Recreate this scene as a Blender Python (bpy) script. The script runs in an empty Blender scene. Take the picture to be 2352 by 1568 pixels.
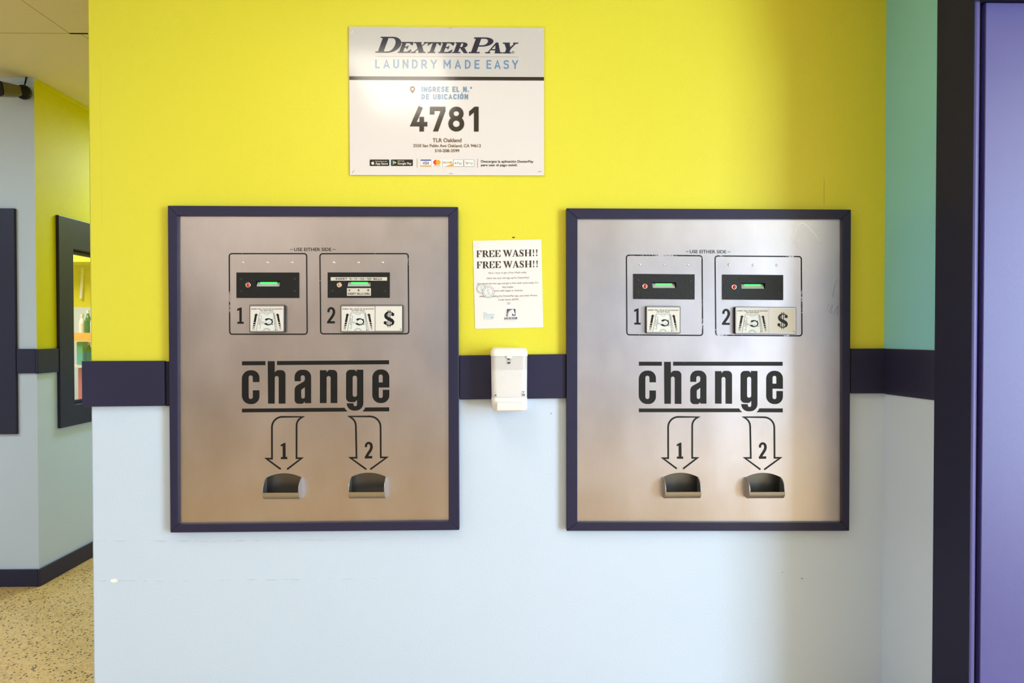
import bpy, bmesh, math, random
from mathutils import Vector, Matrix
from mathutils.geometry import tessellate_polygon

sc = bpy.context.scene
COL = sc.collection
random.seed(7)

# ---------------------------------------------------------------- camera
IW, IH, F = 2352.0, 1568.0, 1568.0
DIST, EYE = 2.15, 1.25
PITCH, YAW, ROLL = math.radians(-0.8), math.radians(-1.1), math.radians(-0.03)


def basis():
    fw = Vector((-math.sin(YAW), math.cos(YAW), 0))
    rt = Vector((math.cos(YAW), math.sin(YAW), 0))
    up = Vector((0, 0, 1))
    fw, up = fw * math.cos(PITCH) + up * math.sin(PITCH), up * math.cos(PITCH) - fw * math.sin(PITCH)
    rt, up = rt * math.cos(ROLL) + up * math.sin(ROLL), up * math.cos(ROLL) - rt * math.sin(ROLL)
    return rt, up, fw


RT, UP, FW = basis()
EYEP = Vector((0, -DIST, EYE))
cam = bpy.data.cameras.new('camera')
cam.sensor_width = 36
cam.lens = 36 * F / IW
cam.clip_start = 0.05
camo = bpy.data.objects.new('camera', cam)
COL.objects.link(camo)
camo.matrix_world = Matrix(((RT.x, UP.x, -FW.x, EYEP.x), (RT.y, UP.y, -FW.y, EYEP.y), (RT.z, UP.z, -FW.z, EYEP.z), (0, 0, 0, 1)))
sc.camera = camo

# ---------------------------------------------------------------- world, lights, exposure
sc.view_settings.view_transform = 'Standard'
sc.view_settings.look = 'None'
sc.view_settings.gamma = 1
sc.view_settings.exposure = 0.44
sc.view_settings.use_curve_mapping = False
sc.cycles.use_denoising = True
sc.cycles.max_bounces = 10
sc.cycles.diffuse_bounces = 6
world = bpy.data.worlds.new('daylight')
sc.world = world
world.use_nodes = True
world.node_tree.nodes['Background'].inputs[0].default_value = (0.75, 0.87, 1.0, 1)
world.node_tree.nodes['Background'].inputs[1].default_value = 0.45


def area(name, loc, direction, sx, sy, power, color):
    l = bpy.data.lights.new(name, 'AREA')
    l.shape = 'RECTANGLE'
    l.size, l.size_y = sx, sy
    l.energy = power
    l.color = color
    o = bpy.data.objects.new(name, l)
    COL.objects.link(o)
    o.location = loc
    d = Vector(direction).normalized()
    o.rotation_euler = d.to_track_quat('-Z', 'Z' if abs(d.z) < .9 else 'Y').to_euler()
    return o


CEIL = 2.49
area('daylight_shopfront', (2.75, -5.9, 1.35), (0, 1, 0), 2.7, 2.1, 6, (0.84, 0.92, 1.0))
area('daylight_side_window', (4.3, -3.7, 1.25), (-1, 0, 0), 3.4, 1.9, 370, (0.67, 0.86, 1.0))
area('left_wall_fill', (-5.5, -3.4, 1.25), (1, 0, 0), 3.6, 1.9, 32, (0.46, 0.76, 1.0))  # unseen blue fill added at the left, no window opens there
area('ceiling_lamp_light', (-0.445, -1.13, CEIL - 0.075), (0, 0, -1), 0.41, 0.76, 5, (1.0, 0.92, 0.80))
area('aisle_lamp_light', (2.9, -2.3, CEIL - 0.075), (0, 0, -1), 0.5, 1.8, 15, (0.92, 0.95, 1.0))
area('left_floor_fill', (-3.3, -0.9, CEIL - 0.075), (0, 0, -1), 0.5, 1.4, 28, (0.50, 0.79, 1.0))  # unseen fill added to brighten the floor and walls at the left
area('rear_fill', (-2.5, -4.5, CEIL - 0.075), (0, 0, -1), 1.4, 0.5, 18, (1.0, 0.90, 0.80))  # unseen warm fill added to give the left steel a tan reflection
area('office_lamp_light', (-3.6, 2.5, CEIL - 0.06), (0, 0, -1), 0.6, 1.2, 32, (1.0, 0.97, 0.90))
area('hall_fill', (-1.75, 2.8, CEIL - 0.06), (0, 0, -1), 0.3, 1.4, 30, (0.64, 0.85, 1.0))  # unseen fill added behind the front wall to brighten the hall side


# ---------------------------------------------------------------- pixel <-> place
def ray(px, py):
    return (FW + RT * ((px - IW / 2) / F) + UP * ((IH / 2 - py) / F))


def P(px, py, y=0.0):
    d = ray(px, py)
    return EYEP + d * ((y - EYEP.y) / d.y)


def PX(px, py, x):
    d = ray(px, py)
    return EYEP + d * ((x - EYEP.x) / d.x)


def PZ(px, py, z):
    d = ray(px, py)
    return EYEP + d * ((z - EYEP.z) / d.z)


# ---------------------------------------------------------------- materials
class NT:
    def __init__(s, m):
        s.t = m.node_tree

    def n(s, kind, **kw):
        x = s.t.nodes.new(kind)
        for k, v in kw.items():
            setattr(x, k, v)
        return x

    def put(s, inp, v):
        if isinstance(v, (int, float)):
            inp.default_value = v
        elif isinstance(v, tuple):
            inp.default_value = v if len(v) == 4 or inp.type == 'VECTOR' else v + (1,)
        else:
            s.t.links.new(v, inp)

    def math(s, op, a, b=0.0, clamp=False):
        x = s.n('ShaderNodeMath', operation=op)
        x.use_clamp = clamp
        s.put(x.inputs[0], a)
        s.put(x.inputs[1], b)
        return x.outputs[0]

    def mix(s, f, a, b):
        x = s.n('ShaderNodeMix', data_type='RGBA')
        s.put(x.inputs[0], f)
        s.put(x.inputs[6], a)
        s.put(x.inputs[7], b)
        return x.outputs[2]

    def pos(s, scale=None):
        g = s.n('ShaderNodeNewGeometry').outputs['Position']
        if scale:
            x = s.n('ShaderNodeVectorMath', operation='MULTIPLY')
            s.put(x.inputs[0], g)
            x.inputs[1].default_value = scale
            return x.outputs[0]
        return g

    def xyz(s, v):
        x = s.n('ShaderNodeSeparateXYZ')
        s.put(x.inputs[0], v)
        return x.outputs

    def noise(s, vec, scale, detail=3, rough=.55):
        x = s.n('ShaderNodeTexNoise')
        s.put(x.inputs['Vector'], vec)
        x.inputs['Scale'].default_value = scale
        x.inputs['Detail'].default_value = detail
        x.inputs['Roughness'].default_value = rough
        return x.outputs[0]

    def voronoi(s, vec, scale):
        x = s.n('ShaderNodeTexVoronoi')
        s.put(x.inputs['Vector'], vec)
        x.inputs['Scale'].default_value = scale
        return x.outputs

    def step(s, v, lo, hi):
        x = s.n('ShaderNodeMapRange')
        x.clamp = True
        s.put(x.inputs[0], v)
        x.inputs[1].default_value = lo
        x.inputs[2].default_value = hi
        return x.outputs[0]

    def bump(s, h, strength, dist=0.002):
        x = s.n('ShaderNodeBump')
        x.inputs['Strength'].default_value = strength
        x.inputs['Distance'].default_value = dist
        s.put(x.inputs['Height'], h)
        return x.outputs[0]


def mat(name, col, rough=.5, metal=0, spec=.5, **kw):
    m = bpy.data.materials.new(name)
    m.use_nodes = True
    b = m.node_tree.nodes['Principled BSDF']
    b.inputs['Base Color'].default_value = tuple(col) + (1,)
    b.inputs['Roughness'].default_value = rough
    b.inputs['Metallic'].default_value = metal
    b.inputs['Specular IOR Level'].default_value = spec
    for k, v in kw.items():
        b.inputs[k.replace('_', ' ')].default_value = v
    return m


def bsdf(m):
    return m.node_tree.nodes['Principled BSDF']


def srgb(r, g, b):
    def f(c):
        c /= 255
        return c / 12.92 if c <= .04045 else ((c + .055) / 1.055) ** 2.4
    return (f(r), f(g), f(b))


def painted(name, col, rough, bscale=220, bstr=.25, mottling=.05, spec=.4):
    m = mat(name, col, rough, spec=spec)
    t = NT(m)
    p = t.pos()
    b = bsdf(m)
    f = t.step(t.noise(p, 2.5, 4), .3, .7)
    dark = tuple(c * (1 - mottling) for c in col)
    t.put(b.inputs['Base Color'], t.mix(f, dark, tuple(col)))
    h = t.noise(p, bscale, 2)
    t.put(b.inputs['Normal'], t.bump(h, bstr))
    return m


M = {}
# --- yellow and pale-blue wall paint, with the cracks, chips and specks the wall carries
YEL = (0.70, 0.645, 0.045)
BLUE = (0.585, 0.685, 0.865)


def crack(t, x, z, x0, z0, z1, amp, w):
    wob = t.math('MULTIPLY', t.math('SUBTRACT', t.noise(t.pos((3, 0, 14)), 1.0, 5), .5), amp)
    d = t.math('ABSOLUTE', t.math('SUBTRACT', t.math('SUBTRACT', x, x0), wob))
    line = t.math('SUBTRACT', 1.0, t.step(d, w * .3, w))
    inside = t.math('MULTIPLY', t.step(z, z0, z0 + .02), t.math('SUBTRACT', 1.0, t.step(z, z1 - .02, z1)))
    return t.math('MULTIPLY', line, inside)


def wall_yellow():
    m = mat('yellow_paint', YEL, .42, spec=.35)
    t = NT(m)
    b = bsdf(m)
    p = t.pos()
    X, Y, Z = t.xyz(p)
    c1 = P(232, 300)
    c2 = P(1893, 430)
    k1 = crack(t, X, Z, c1.x, P(0, 520).z, P(0, 140).z, .022, .0012)
    k2 = crack(t, X, Z, c2.x, P(0, 472).z, P(0, 395).z, .004, .0016)
    k = t.math('MAXIMUM', t.math('MULTIPLY', k1, .22), t.math('MULTIPLY', k2, .7))
    f = t.step(t.noise(p, 1.6, 4), .3, .7)
    base = t.mix(f, tuple(c * .97 for c in YEL), YEL)
    t.put(b.inputs['Base Color'], t.mix(k, base, (.4, .34, .02)))
    h = t.math('SUBTRACT', t.noise(p, 190, 2), t.math('MULTIPLY', k, 1.5))
    t.put(b.inputs['Normal'], t.bump(h, .3))
    return m


def wall_blue():
    m = mat('pale_blue_paint', BLUE, .38, spec=.4)
    t = NT(m)
    b = bsdf(m)
    p = t.pos()
    X, Y, Z = t.xyz(p)
    f = t.step(t.noise(p, 2.0, 4), .3, .7)
    col = t.mix(f, tuple(c * .97 for c in BLUE), BLUE)
    seam_h = None
    for py, amp in ((1243, .012), (1334, .01)):
        z0 = P(400, py).z
        wob = t.math('MULTIPLY', t.math('SUBTRACT', t.noise(t.pos((6, 0, 0)), 1.0, 4), .5), amp)
        d = t.math('ABSOLUTE', t.math('SUBTRACT', t.math('SUBTRACT', Z, z0), wob))
        line = t.math('SUBTRACT', 1.0, t.step(d, .0008, .004))
        dash = t.step(t.noise(t.pos((24, 0, 60)), 1.0, 3), .5, .62)
        xend = t.math('SUBTRACT', 1.0, t.step(X, P(640, py).x, P(980, py).x))
        front = t.math('SUBTRACT', 1.0, t.step(t.math('ABSOLUTE', Y), .05, .06))
        line = t.math('MULTIPLY', t.math('MULTIPLY', line, dash), t.math('MULTIPLY', xend, front))
        seam_h = line if seam_h is None else t.math('MAXIMUM', seam_h, line)
    col = t.mix(t.math('MULTIPLY', seam_h, .28), col, (.35, .42, .44))
    # bare-plaster chip and dark specks
    for px, py, rx, rz, c in ((262, 1333, .012, .006, (.95, .95, .93)), (1842, 1328, .0028, .0016, (.03, .03, .03)),
                              (1797, 1314, .0018, .0012, (.05, .05, .05)), (1266, 949, .0016, .0018, (.08, .08, .08))):
        q = P(px, py)
        dx = t.math('DIVIDE', t.math('SUBTRACT', X, q.x), rx)
        dz = t.math('DIVIDE', t.math('SUBTRACT', Z, q.z), rz)
        d = t.math('ADD', t.math('MULTIPLY', dx, dx), t.math('MULTIPLY', dz, dz))
        d = t.math('ADD', d, t.math('MULTIPLY', t.math('SUBTRACT', t.noise(p, 260, 2), .5), 1.8))
        f = t.math('MULTIPLY', t.math('SUBTRACT', 1.0, t.step(d, .7, 1.0)), t.math('SUBTRACT', 1.0, t.step(t.math('ABSOLUTE', Y), .05, .06)))
        col = t.mix(f, col, c)
    t.put(b.inputs['Base Color'], col)
    h = t.math('SUBTRACT', t.noise(p, 150, 2), t.math('MULTIPLY', seam_h, 2.0))
    t.put(b.inputs['Normal'], t.bump(h, .18))
    return m


M['yellow'] = wall_yellow()
M['blue'] = wall_blue()
M['corner_yellow'] = painted('side_yellow_paint', (0.72, 0.64, 0.004), .55, 190, .2, .05, .2)
NAVY = (0.025, 0.024, 0.062)
M['navy'] = painted('navy_gloss_paint', NAVY, .36, 160, .12, .1, .27)
M['teal'] = painted('teal_wall_tone', (0.25, 0.62, 0.78), .4, 150, .15, .04, .45)  # upper part of the return coloured teal, pale blue below
M['room'] = painted('beige_room_paint', (0.44, 0.39, 0.34), .6, 150, .1)
M['door'] = painted('violet_blue_door_paint', (0.088, 0.080, 0.265), .36, 420, .1, .06, .3)
bsdf(M['door']).inputs['Coat Weight'].default_value = .05
bsdf(M['door']).inputs['Coat Roughness'].default_value = .3
M['casing'] = painted('shaded_casing_navy', (.019, .020, .055), .55, 160, .1, .08, .15)  # darker copy of the frame paint, the casing's shade put into its colour
M['dark'] = mat('dark_gap', (.008, .008, .01), .6)


def ceiling_mat():
    m = mat('ceiling_tile', (.62, .56, .44), .85, spec=.2)
    t = NT(m)
    b = bsdf(m)
    p = t.pos()
    X, Y, Z = t.xyz(p)
    a = PZ(160, 77, CEIL)
    T = 0.6096
    ys = a.y
    # cross seams
    fy = t.math('ABSOLUTE', t.math('SUBTRACT', t.math('FRACT', t.math('ADD', t.math('DIVIDE', t.math('SUBTRACT', Y, ys), T * 2), 50.5)), .5))
    ly = t.math('SUBTRACT', 1.0, t.step(fy, .0014, .0030))
    # long seams, the row beyond the cross seam sits a little aside
    off = t.math('MULTIPLY', t.math('GREATER_THAN', Y, ys), .045)
    fx = t.math('ABSOLUTE', t.math('SUBTRACT', t.math('FRACT', t.math('ADD', t.math('DIVIDE', t.math('SUBTRACT', t.math('SUBTRACT', X, a.x), off), T * 2), 50.5)), .5))
    lx = t.math('SUBTRACT', 1.0, t.step(fx, .001, .0025))
    wide = t.math('MULTIPLY', t.math('SUBTRACT', 1.0, t.step(fy, .0045, .006)), t.math('GREATER_THAN', X, a.x))
    near = t.math('LESS_THAN', t.math('ABSOLUTE', t.math('SUBTRACT', Y, ys)), .1)
    wide = t.math('MULTIPLY', wide, near)
    pit = t.math('MULTIPLY', t.step(t.noise(t.pos((1, 1, 1)), 210, 3), .6, .68), .45)
    col = t.mix(pit, (.80, .73, .52), (.46, .40, .26))
    col = t.mix(t.math('MULTIPLY', t.math('MAXIMUM', lx, ly), .6), col, (.16, .12, .06))
    col = t.mix(wide, col, (.012, .01, .008))
    t.put(b.inputs['Base Color'], col)
    t.put(b.inputs['Normal'], t.bump(t.math('SUBTRACT', 0.0, pit), .3))
    return m


def floor_mat():
    m = mat('terrazzo', (.5, .34, .14), .32, spec=.45)
    t = NT(m)
    b = bsdf(m)
    p = t.pos()
    v = t.voronoi(p, 95)
    ch = t.xyz(v[1])
    col = t.mix(t.step(t.noise(p, 5, 3), .3, .7), (.60, .375, .125), (.74, .475, .175))
    col = t.mix(t.math('GREATER_THAN', ch[0], .72), col, (.74, .50, .21))
    col = t.mix(t.math('MULTIPLY', t.math('GREATER_THAN', ch[1], .80), t.math('LESS_THAN', v[0], .42)), col, (.07, .045, .02))
    v2 = t.voronoi(p, 200)
    ch2 = t.xyz(v2[1])
    col = t.mix(t.math('MULTIPLY', t.math('GREATER_THAN', ch2[0], .84), t.math('LESS_THAN', v2[0], .4)), col, (.06, .04, .02))
    t.put(b.inputs['Base Color'], col)
    return m


M['ceiling'] = ceiling_mat()
M['floor'] = floor_mat()


def steel_mat(name, col, rough, blotch=.12):
    m = mat(name, col, rough, metal=1)
    t = NT(m)
    b = bsdf(m)
    p = t.pos()
    brush = t.noise(t.pos((420, 420, 9)), 1.0, 4, .7)
    smear = t.step(t.noise(t.pos((5, 5, 3.2)), 1.0, 5, .6), .3, .72)
    dark = tuple(c * (1 - blotch) for c in col)
    c = t.mix(smear, dark, tuple(col))
    c = t.mix(t.math('MULTIPLY', t.step(brush, .35, .65), .12), c, tuple(x * .75 for x in col))
    t.put(b.inputs['Base Color'], c)
    r = t.math('ADD', rough - .04, t.math('MULTIPLY', smear, .09))
    t.put(b.inputs['Roughness'], r)
    t.put(b.inputs['Normal'], t.bump(brush, .05, .001))
    return m


M['steel'] = steel_mat('brushed_steel', (.65, .612, .665), .32, .16)
M['tray'] = steel_mat('tray_steel', (.46, .46, .48), .4, .05)
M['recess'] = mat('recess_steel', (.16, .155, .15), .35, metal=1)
M['chrome'] = mat('bright_metal', (.85, .83, .8), .15, metal=1)
M['ink'] = mat('black_print', (.008, .008, .009), .42, spec=.28)


def worn_ink(name, amount):
    m = mat(name, (.009, .009, .010), .42, spec=.3)
    t = NT(m)
    b = bsdf(m)
    out = m.node_tree.nodes['Material Output']
    n1 = t.noise(t.pos((1, 1, 1)), 9, 3)
    n2 = t.noise(t.pos((1, 1, 1)), 240, 4)
    v = t.math('ADD', t.math('MULTIPLY', n1, .75), t.math('MULTIPLY', n2, .25))
    f = t.step(v, amount, amount + .035)
    tr = t.n('ShaderNodeBsdfTransparent')
    mx = t.n('ShaderNodeMixShader')
    t.put(mx.inputs[0], f)
    t.t.links.new(b.outputs[0], mx.inputs[1])
    t.t.links.new(tr.outputs[0], mx.inputs[2])
    t.t.links.new(mx.outputs[0], out.inputs[0])
    return m


M['worn_light'] = worn_ink('worn_black_print', .585)
M['worn_heavy'] = worn_ink('scuffed_black_print', .55)


def bezel_mat():
    m = mat('black_crackle', (.010, .010, .011), .42, spec=.28)
    t = NT(m)
    t.put(bsdf(m).inputs['Normal'], t.bump(t.noise(t.pos(), 420, 3), .55, .002))
    return m


M['bezel'] = bezel_mat()
M['black'] = mat('black_plastic', (.012, .012, .013), .4)
M['plate_edge'] = mat('plate_rim', (.55, .52, .48), .28, metal=1)
M['plate_side'] = mat('black_plate_side', (.006, .006, .007), .5, spec=.2)
M['card'] = mat('white_card', (.67, .65, .64), .4, spec=.2)
M['card_pale'] = mat('bill_paper', (.66, .69, .70), .4)
M['card_grey'] = mat('grey_print', (.13, .125, .12), .5)
M['sticker'] = mat('grey_sticker', (.60, .55, .50), .4)
M['red_lens'] = mat('red_lens', (.55, .006, .006), .15, spec=.6)
M['copper_lens'] = mat('faded_lens', (.62, .32, .22), .2, spec=.6)
M['frost'] = mat('frosted_slot', (.40, .44, .42), .35)


def emit(name, col, s):
    m = mat(name, col, .4)
    b = bsdf(m)
    b.inputs['Emission Color'].default_value = tuple(col) + (1,)
    b.inputs['Emission Strength'].default_value = s
    return m


M['green_lamp'] = emit('green_slot_lamp', (.02, 1.0, .06), 2.4)
M['lamp'] = emit('lamp_diffuser', (1.0, .88, .7), 2.2)
M['lamp_frame'] = mat('lamp_housing', (.8, .8, .78), .5)


def gloss_sheet(name, col, r=.14):
    m = mat(name, col, r, spec=.55)
    t = NT(m)
    t.put(bsdf(m).inputs['Normal'], t.bump(t.noise(t.pos(), 38, 3), .10, .001))
    return m


M['sheet'] = gloss_sheet('glossy_white_sheet', (.70, .66, .685))
M['band'] = gloss_sheet('glossy_grey_band', (.55, .53, .545))
M['s_navy'] = gloss_sheet('sign_navy', (.016, .018, .045))
M['s_blue'] = gloss_sheet('sign_blue', (.13, .25, .45))
M['s_black'] = gloss_sheet('sign_black', (.022, .016, .014))
M['s_grey'] = gloss_sheet('sign_grey', (.30, .27, .25))
M['s_brown'] = gloss_sheet('sign_brown', (.16, .085, .03))
M['s_white'] = gloss_sheet('sign_white', (.85, .85, .85))
M['s_visa'] = gloss_sheet('card_blue', (.03, .05, .25))
M['s_orange'] = gloss_sheet('card_orange', (.9, .36, .03))
M['s_red'] = gloss_sheet('card_red', (.85, .05, .02))
M['s_cyan'] = gloss_sheet('badge_cyan', (.05, .55, .85))
M['s_green'] = gloss_sheet('badge_green', (.05, .6, .15))
M['s_yellow'] = gloss_sheet('badge_yellow', (.95, .65, .05))
M['paper'] = mat('flyer_paper', (.76, .735, .755), .45, spec=.35)
M['f_ink'] = mat('flyer_black', (.03, .022, .016), .45)
M['f_text'] = mat('flyer_grey_text', (.22, .17, .18), .5)
M['f_line'] = mat('flyer_thin_line', (.17, .11, .10), .5)
M['f_blue'] = mat('flyer_light_blue', (.36, .58, .72), .5)
M['f_link'] = mat('flyer_link_blue', (.22, .28, .52), .5)
M['f_navy'] = mat('flyer_navy', (.05, .065, .13), .5)
M['f_pale'] = mat('flyer_pale', (.66, .72, .80), .5)
M['staple'] = mat('staple_metal', (.55, .5, .42), .3, metal=1)
M['white_plastic'] = mat('white_plastic', (.80, .77, .79), .25, spec=.5)
M['tank'] = mat('frosted_tank', (.93, .91, .95), .16, spec=.5, Transmission_Weight=.35, IOR=1.2, Alpha=1.0)
M['soap'] = mat('clear_soap', (.80, .78, .77), .25, spec=.5)
M['tank_back'] = mat('tank_inner_white', (.84, .82, .84), .4)
M['grey_plastic'] = mat('grey_plastic', (.22, .22, .26), .4)
M['bubble'] = mat('bubble', (.95, .95, .95), .15)
M['cam_body'] = mat('camera_bronze', (.13, .105, .05), .38, spec=.5)
M['cam_black'] = mat('camera_black', (.007, .007, .007), .5, spec=.2)
M['lens'] = mat('camera_lens', (.03, .02, .025), .08, spec=.8)


def clear_mat(name, a=.12, r=.05):
    m = mat(name, (1, 1, 1), r, spec=.5)
    t = NT(m)
    out = m.node_tree.nodes['Material Output']
    tr = t.n('ShaderNodeBsdfTransparent')
    gl = t.n('ShaderNodeBsdfGlossy')
    gl.inputs['Roughness'].default_value = r
    mx = t.n('ShaderNodeMixShader')
    mx.inputs[0].default_value = a
    t.t.links.new(tr.outputs[0], mx.inputs[1])
    t.t.links.new(gl.outputs[0], mx.inputs[2])
    t.t.links.new(mx.outputs[0], out.inputs[0])
    return m


M['glass'] = clear_mat('window_glass', .10, .02)
M['film'] = clear_mat('clear_film', .05, .2)


# ---------------------------------------------------------------- objects
def tag(o, label=None, cat=None, group=None, kind=None):
    if label:
        o['label'] = label
    if cat:
        o['category'] = cat
    if group:
        o['group'] = group
    if kind:
        o['kind'] = kind
    return o


def thing(name, loc, label=None, cat=None, group=None, kind=None):
    o = bpy.data.objects.new(name, None)
    o.empty_display_size = .05
    COL.objects.link(o)
    o.location = loc
    return tag(o, label, cat, group, kind)


def wloc(o):
    v = Vector((0, 0, 0))
    while o:
        v += o.location
        o = o.parent
    return v


def meshobj(name, verts, faces, mats, parent=None, fm=None, smooth=False, bevel=0.0, at=None, segs=2):
    """verts in world coordinates; the object's origin goes to `at` (or 0,0,0 / its parent)"""
    org = wloc(parent) if parent else (Vector(at) if at else Vector((0, 0, 0)))
    me = bpy.data.meshes.new(name)
    me.from_pydata([tuple(Vector(v) - org) for v in verts], [], faces)
    for m in (mats if isinstance(mats, list) else [mats]):
        me.materials.append(m)
    if fm:
        for p, i in zip(me.polygons, fm):
            p.material_index = i
    if smooth:
        for p in me.polygons:
            p.use_smooth = True
    me.update()
    o = bpy.data.objects.new(name, me)
    COL.objects.link(o)
    if parent:
        o.parent = parent
    elif at:
        o.location = at
    if bevel:
        b = o.modifiers.new('bevel', 'BEVEL')
        b.width = bevel
        b.segments = segs
        b.limit_method = 'ANGLE'
        b.angle_limit = math.radians(40)
        b.harden_normals = False
    return o


BOXF = [(0, 1, 3, 2), (4, 6, 7, 5), (0, 4, 5, 1), (2, 3, 7, 6), (0, 2, 6, 4), (1, 5, 7, 3)]


def box(name, x0, x1, y0, y1, z0, z1, m, parent=None, bevel=0.0, at=None):
    v = [(x, y, z) for x in (x0, x1) for y in (y0, y1) for z in (z0, z1)]
    return meshobj(name, v, BOXF, m, parent, bevel=bevel, at=at)


class Sh:
    """flat shapes in picture-plane units, later laid on the wall plane"""
    def __init__(s):
        s.v, s.f, s.l, s.k = [], [], [], 0

    def poly(s, outer, holes=()):
        loops = [[Vector((p[0], p[1], 0)) for p in l] for l in [outer] + list(holes)]
        base = len(s.v)
        flat = [(p[0], p[1]) for l in loops for p in l]
        s.v += flat
        s.k += 1
        s.l += [s.k] * len(flat)
        for tri in tessellate_polygon(loops):
            a, b, c = (flat[i] for i in tri)
            ar = (b[0] - a[0]) * (c[1] - a[1]) - (b[1] - a[1]) * (c[0] - a[0])
            if abs(ar) < 1e-9:
                continue
            s.f.append(tuple(base + i for i in (tri if ar < 0 else tri[::-1])))
        return s

    def raw(s, verts, faces):
        base = len(s.v)
        s.v += verts
        s.k += 1
        s.l += [s.k] * len(verts)
        for f in faces:
            s.f.append(tuple(base + i for i in f))
        return s

    def rect(s, x0, y0, x1, y1):
        return s.poly([(x0, y0), (x1, y0), (x1, y1), (x0, y1)])

    def circle(s, cx, cy, r, ri=0, n=28, ry=None):
        ry = ry or r
        o = [(cx + r * math.cos(2 * math.pi * k / n), cy + ry * math.sin(2 * math.pi * k / n)) for k in range(n)]
        if ri:
            k_ = ri / r
            return s.poly(o, [[(cx + (x - cx) * k_, cy + (y - cy) * k_) for x, y in o]])
        return s.poly(o)

    def stroke(s, pts, w, closed=False, miter=2.6, cap=0.0):
        pts = [(p[0], p[1], p[2] if len(p) > 2 else w) for p in pts]
        keep = [pts[0]]
        for p in pts[1:]:
            if math.hypot(p[0] - keep[-1][0], p[1] - keep[-1][1]) > .01 * p[2]:
                keep.append(p)
        if closed and math.hypot(keep[0][0] - keep[-1][0], keep[0][1] - keep[-1][1]) < .01 * w:
            keep.pop()
        pts = keep
        n = len(pts)
        L, R = [], []
        for i in range(n):
            x, y, ww = pts[i]
            a = pts[(i - 1) % n] if (closed or i > 0) else None
            b = pts[(i + 1) % n] if (closed or i < n - 1) else None
            def nrm(p, q):
                dx, dy = q[0] - p[0], q[1] - p[1]
                l = math.hypot(dx, dy) or 1e-9
                return (-dy / l, dx / l)
            n1 = nrm(a, pts[i]) if a else None
            n2 = nrm(pts[i], b) if b else None
            if n1 and n2:
                mx, my = n1[0] + n2[0], n1[1] + n2[1]
                l = math.hypot(mx, my)
                if l < 1e-6:
                    mx, my, k = n1[0], n1[1], 1
                else:
                    mx, my = mx / l, my / l
                    k = min(miter, 1 / max(.05, mx * n1[0] + my * n1[1]))
            else:
                mx, my = n1 or n2
                k = 1
                d = (my, -mx)
                sg = 1 if n1 else -1
                x, y = x + d[0] * cap * ww * sg, y + d[1] * cap * ww * sg
            L.append((x + mx * k * ww / 2, y + my * k * ww / 2))
            R.append((x - mx * k * ww / 2, y - my * k * ww / 2))
        m = n if closed else n - 1
        vs = L + R
        fs = []
        for i in range(m):
            j = (i + 1) % n
            fs.append((i, j, n + j, n + i))
        # keep every face turned towards the room
        out = []
        for f in fs:
            a, b, c, d = (vs[i] for i in f)
            ar = (c[0] - a[0]) * (d[1] - b[1]) - (c[1] - a[1]) * (d[0] - b[0])
            out.append(f if ar < 0 else f[::-1])
        return s.raw(vs, out)

    def xf(s, fn):
        t = Sh()
        t.v = [fn(x, y) for x, y in s.v]
        t.f = list(s.f)
        t.l, t.k = list(s.l), s.k
        return t

    def add(s, o):
        base = len(s.v)
        s.v += o.v
        s.l += [s.k + q for q in o.l]
        s.k += o.k
        s.f += [tuple(base + i for i in f) for f in o.f]
        return s


def ident(x, y):
    return (x, y)


def crop(ox, oy, k):
    return lambda x, y: (ox + x / k, oy + y / k)


def rp(pts, n=7):
    """polygon with rounded corners: points (x, y[, radius])"""
    out = []
    m = len(pts)
    for i, p in enumerate(pts):
        r = p[2] if len(p) > 2 else 0
        if not r:
            out.append((p[0], p[1]))
            continue
        a, b = pts[i - 1], pts[(i + 1) % m]
        va = (a[0] - p[0], a[1] - p[1]); vb = (b[0] - p[0], b[1] - p[1])
        la, lb = math.hypot(*va), math.hypot(*vb)
        ua, ub = (va[0] / la, va[1] / la), (vb[0] / lb, vb[1] / lb)
        cosA = max(-1, min(1, ua[0] * ub[0] + ua[1] * ub[1]))
        half = math.acos(cosA) / 2
        if half < .05 or abs(half - math.pi / 2) < .02:
            out.append((p[0], p[1]))
            continue
        ra = a[2] if len(a) > 2 else 0
        rb = b[2] if len(b) > 2 else 0
        t = r / math.tan(half)
        t = min(t, la * (.5 if ra else .98), lb * (.5 if rb else .98))
        r2 = t * math.tan(half)
        bis = (ua[0] + ub[0], ua[1] + ub[1])
        lbis = math.hypot(*bis)
        c = (p[0] + bis[0] / lbis * r2 / math.sin(half), p[1] + bis[1] / lbis * r2 / math.sin(half))
        s0 = (p[0] + ua[0] * t, p[1] + ua[1] * t)
        s1 = (p[0] + ub[0] * t, p[1] + ub[1] * t)
        a0 = math.atan2(s0[1] - c[1], s0[0] - c[0]); a1 = math.atan2(s1[1] - c[1], s1[0] - c[0])
        d = (a1 - a0 + math.pi) % (2 * math.pi) - math.pi
        for k in range(n + 1):
            q = a0 + d * k / n
            out.append((c[0] + r2 * math.cos(q), c[1] + r2 * math.sin(q)))
    return out


def rpath(pts, n=7):
    """open path with rounded corners"""
    ext = [pts[0][:2]] + list(pts[1:-1]) + [pts[-1][:2]]
    return rp(ext, n)


def smooth_path(pts, n=6):
    out = []
    for i in range(len(pts) - 1):
        p0 = pts[max(0, i - 1)]; p1 = pts[i]; p2 = pts[i + 1]; p3 = pts[min(len(pts) - 1, i + 2)]
        for k in range(n):
            t = k / n
            out.append(tuple(.5 * ((2 * b) + (c - a) * t + (2 * a - 5 * b + 4 * c - d) * t * t + (3 * b - a - 3 * c + d) * t ** 3)
                             for a, b, c, d in zip(p0, p1, p2, p3)))
    out.append(pts[-1])
    return out


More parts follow.
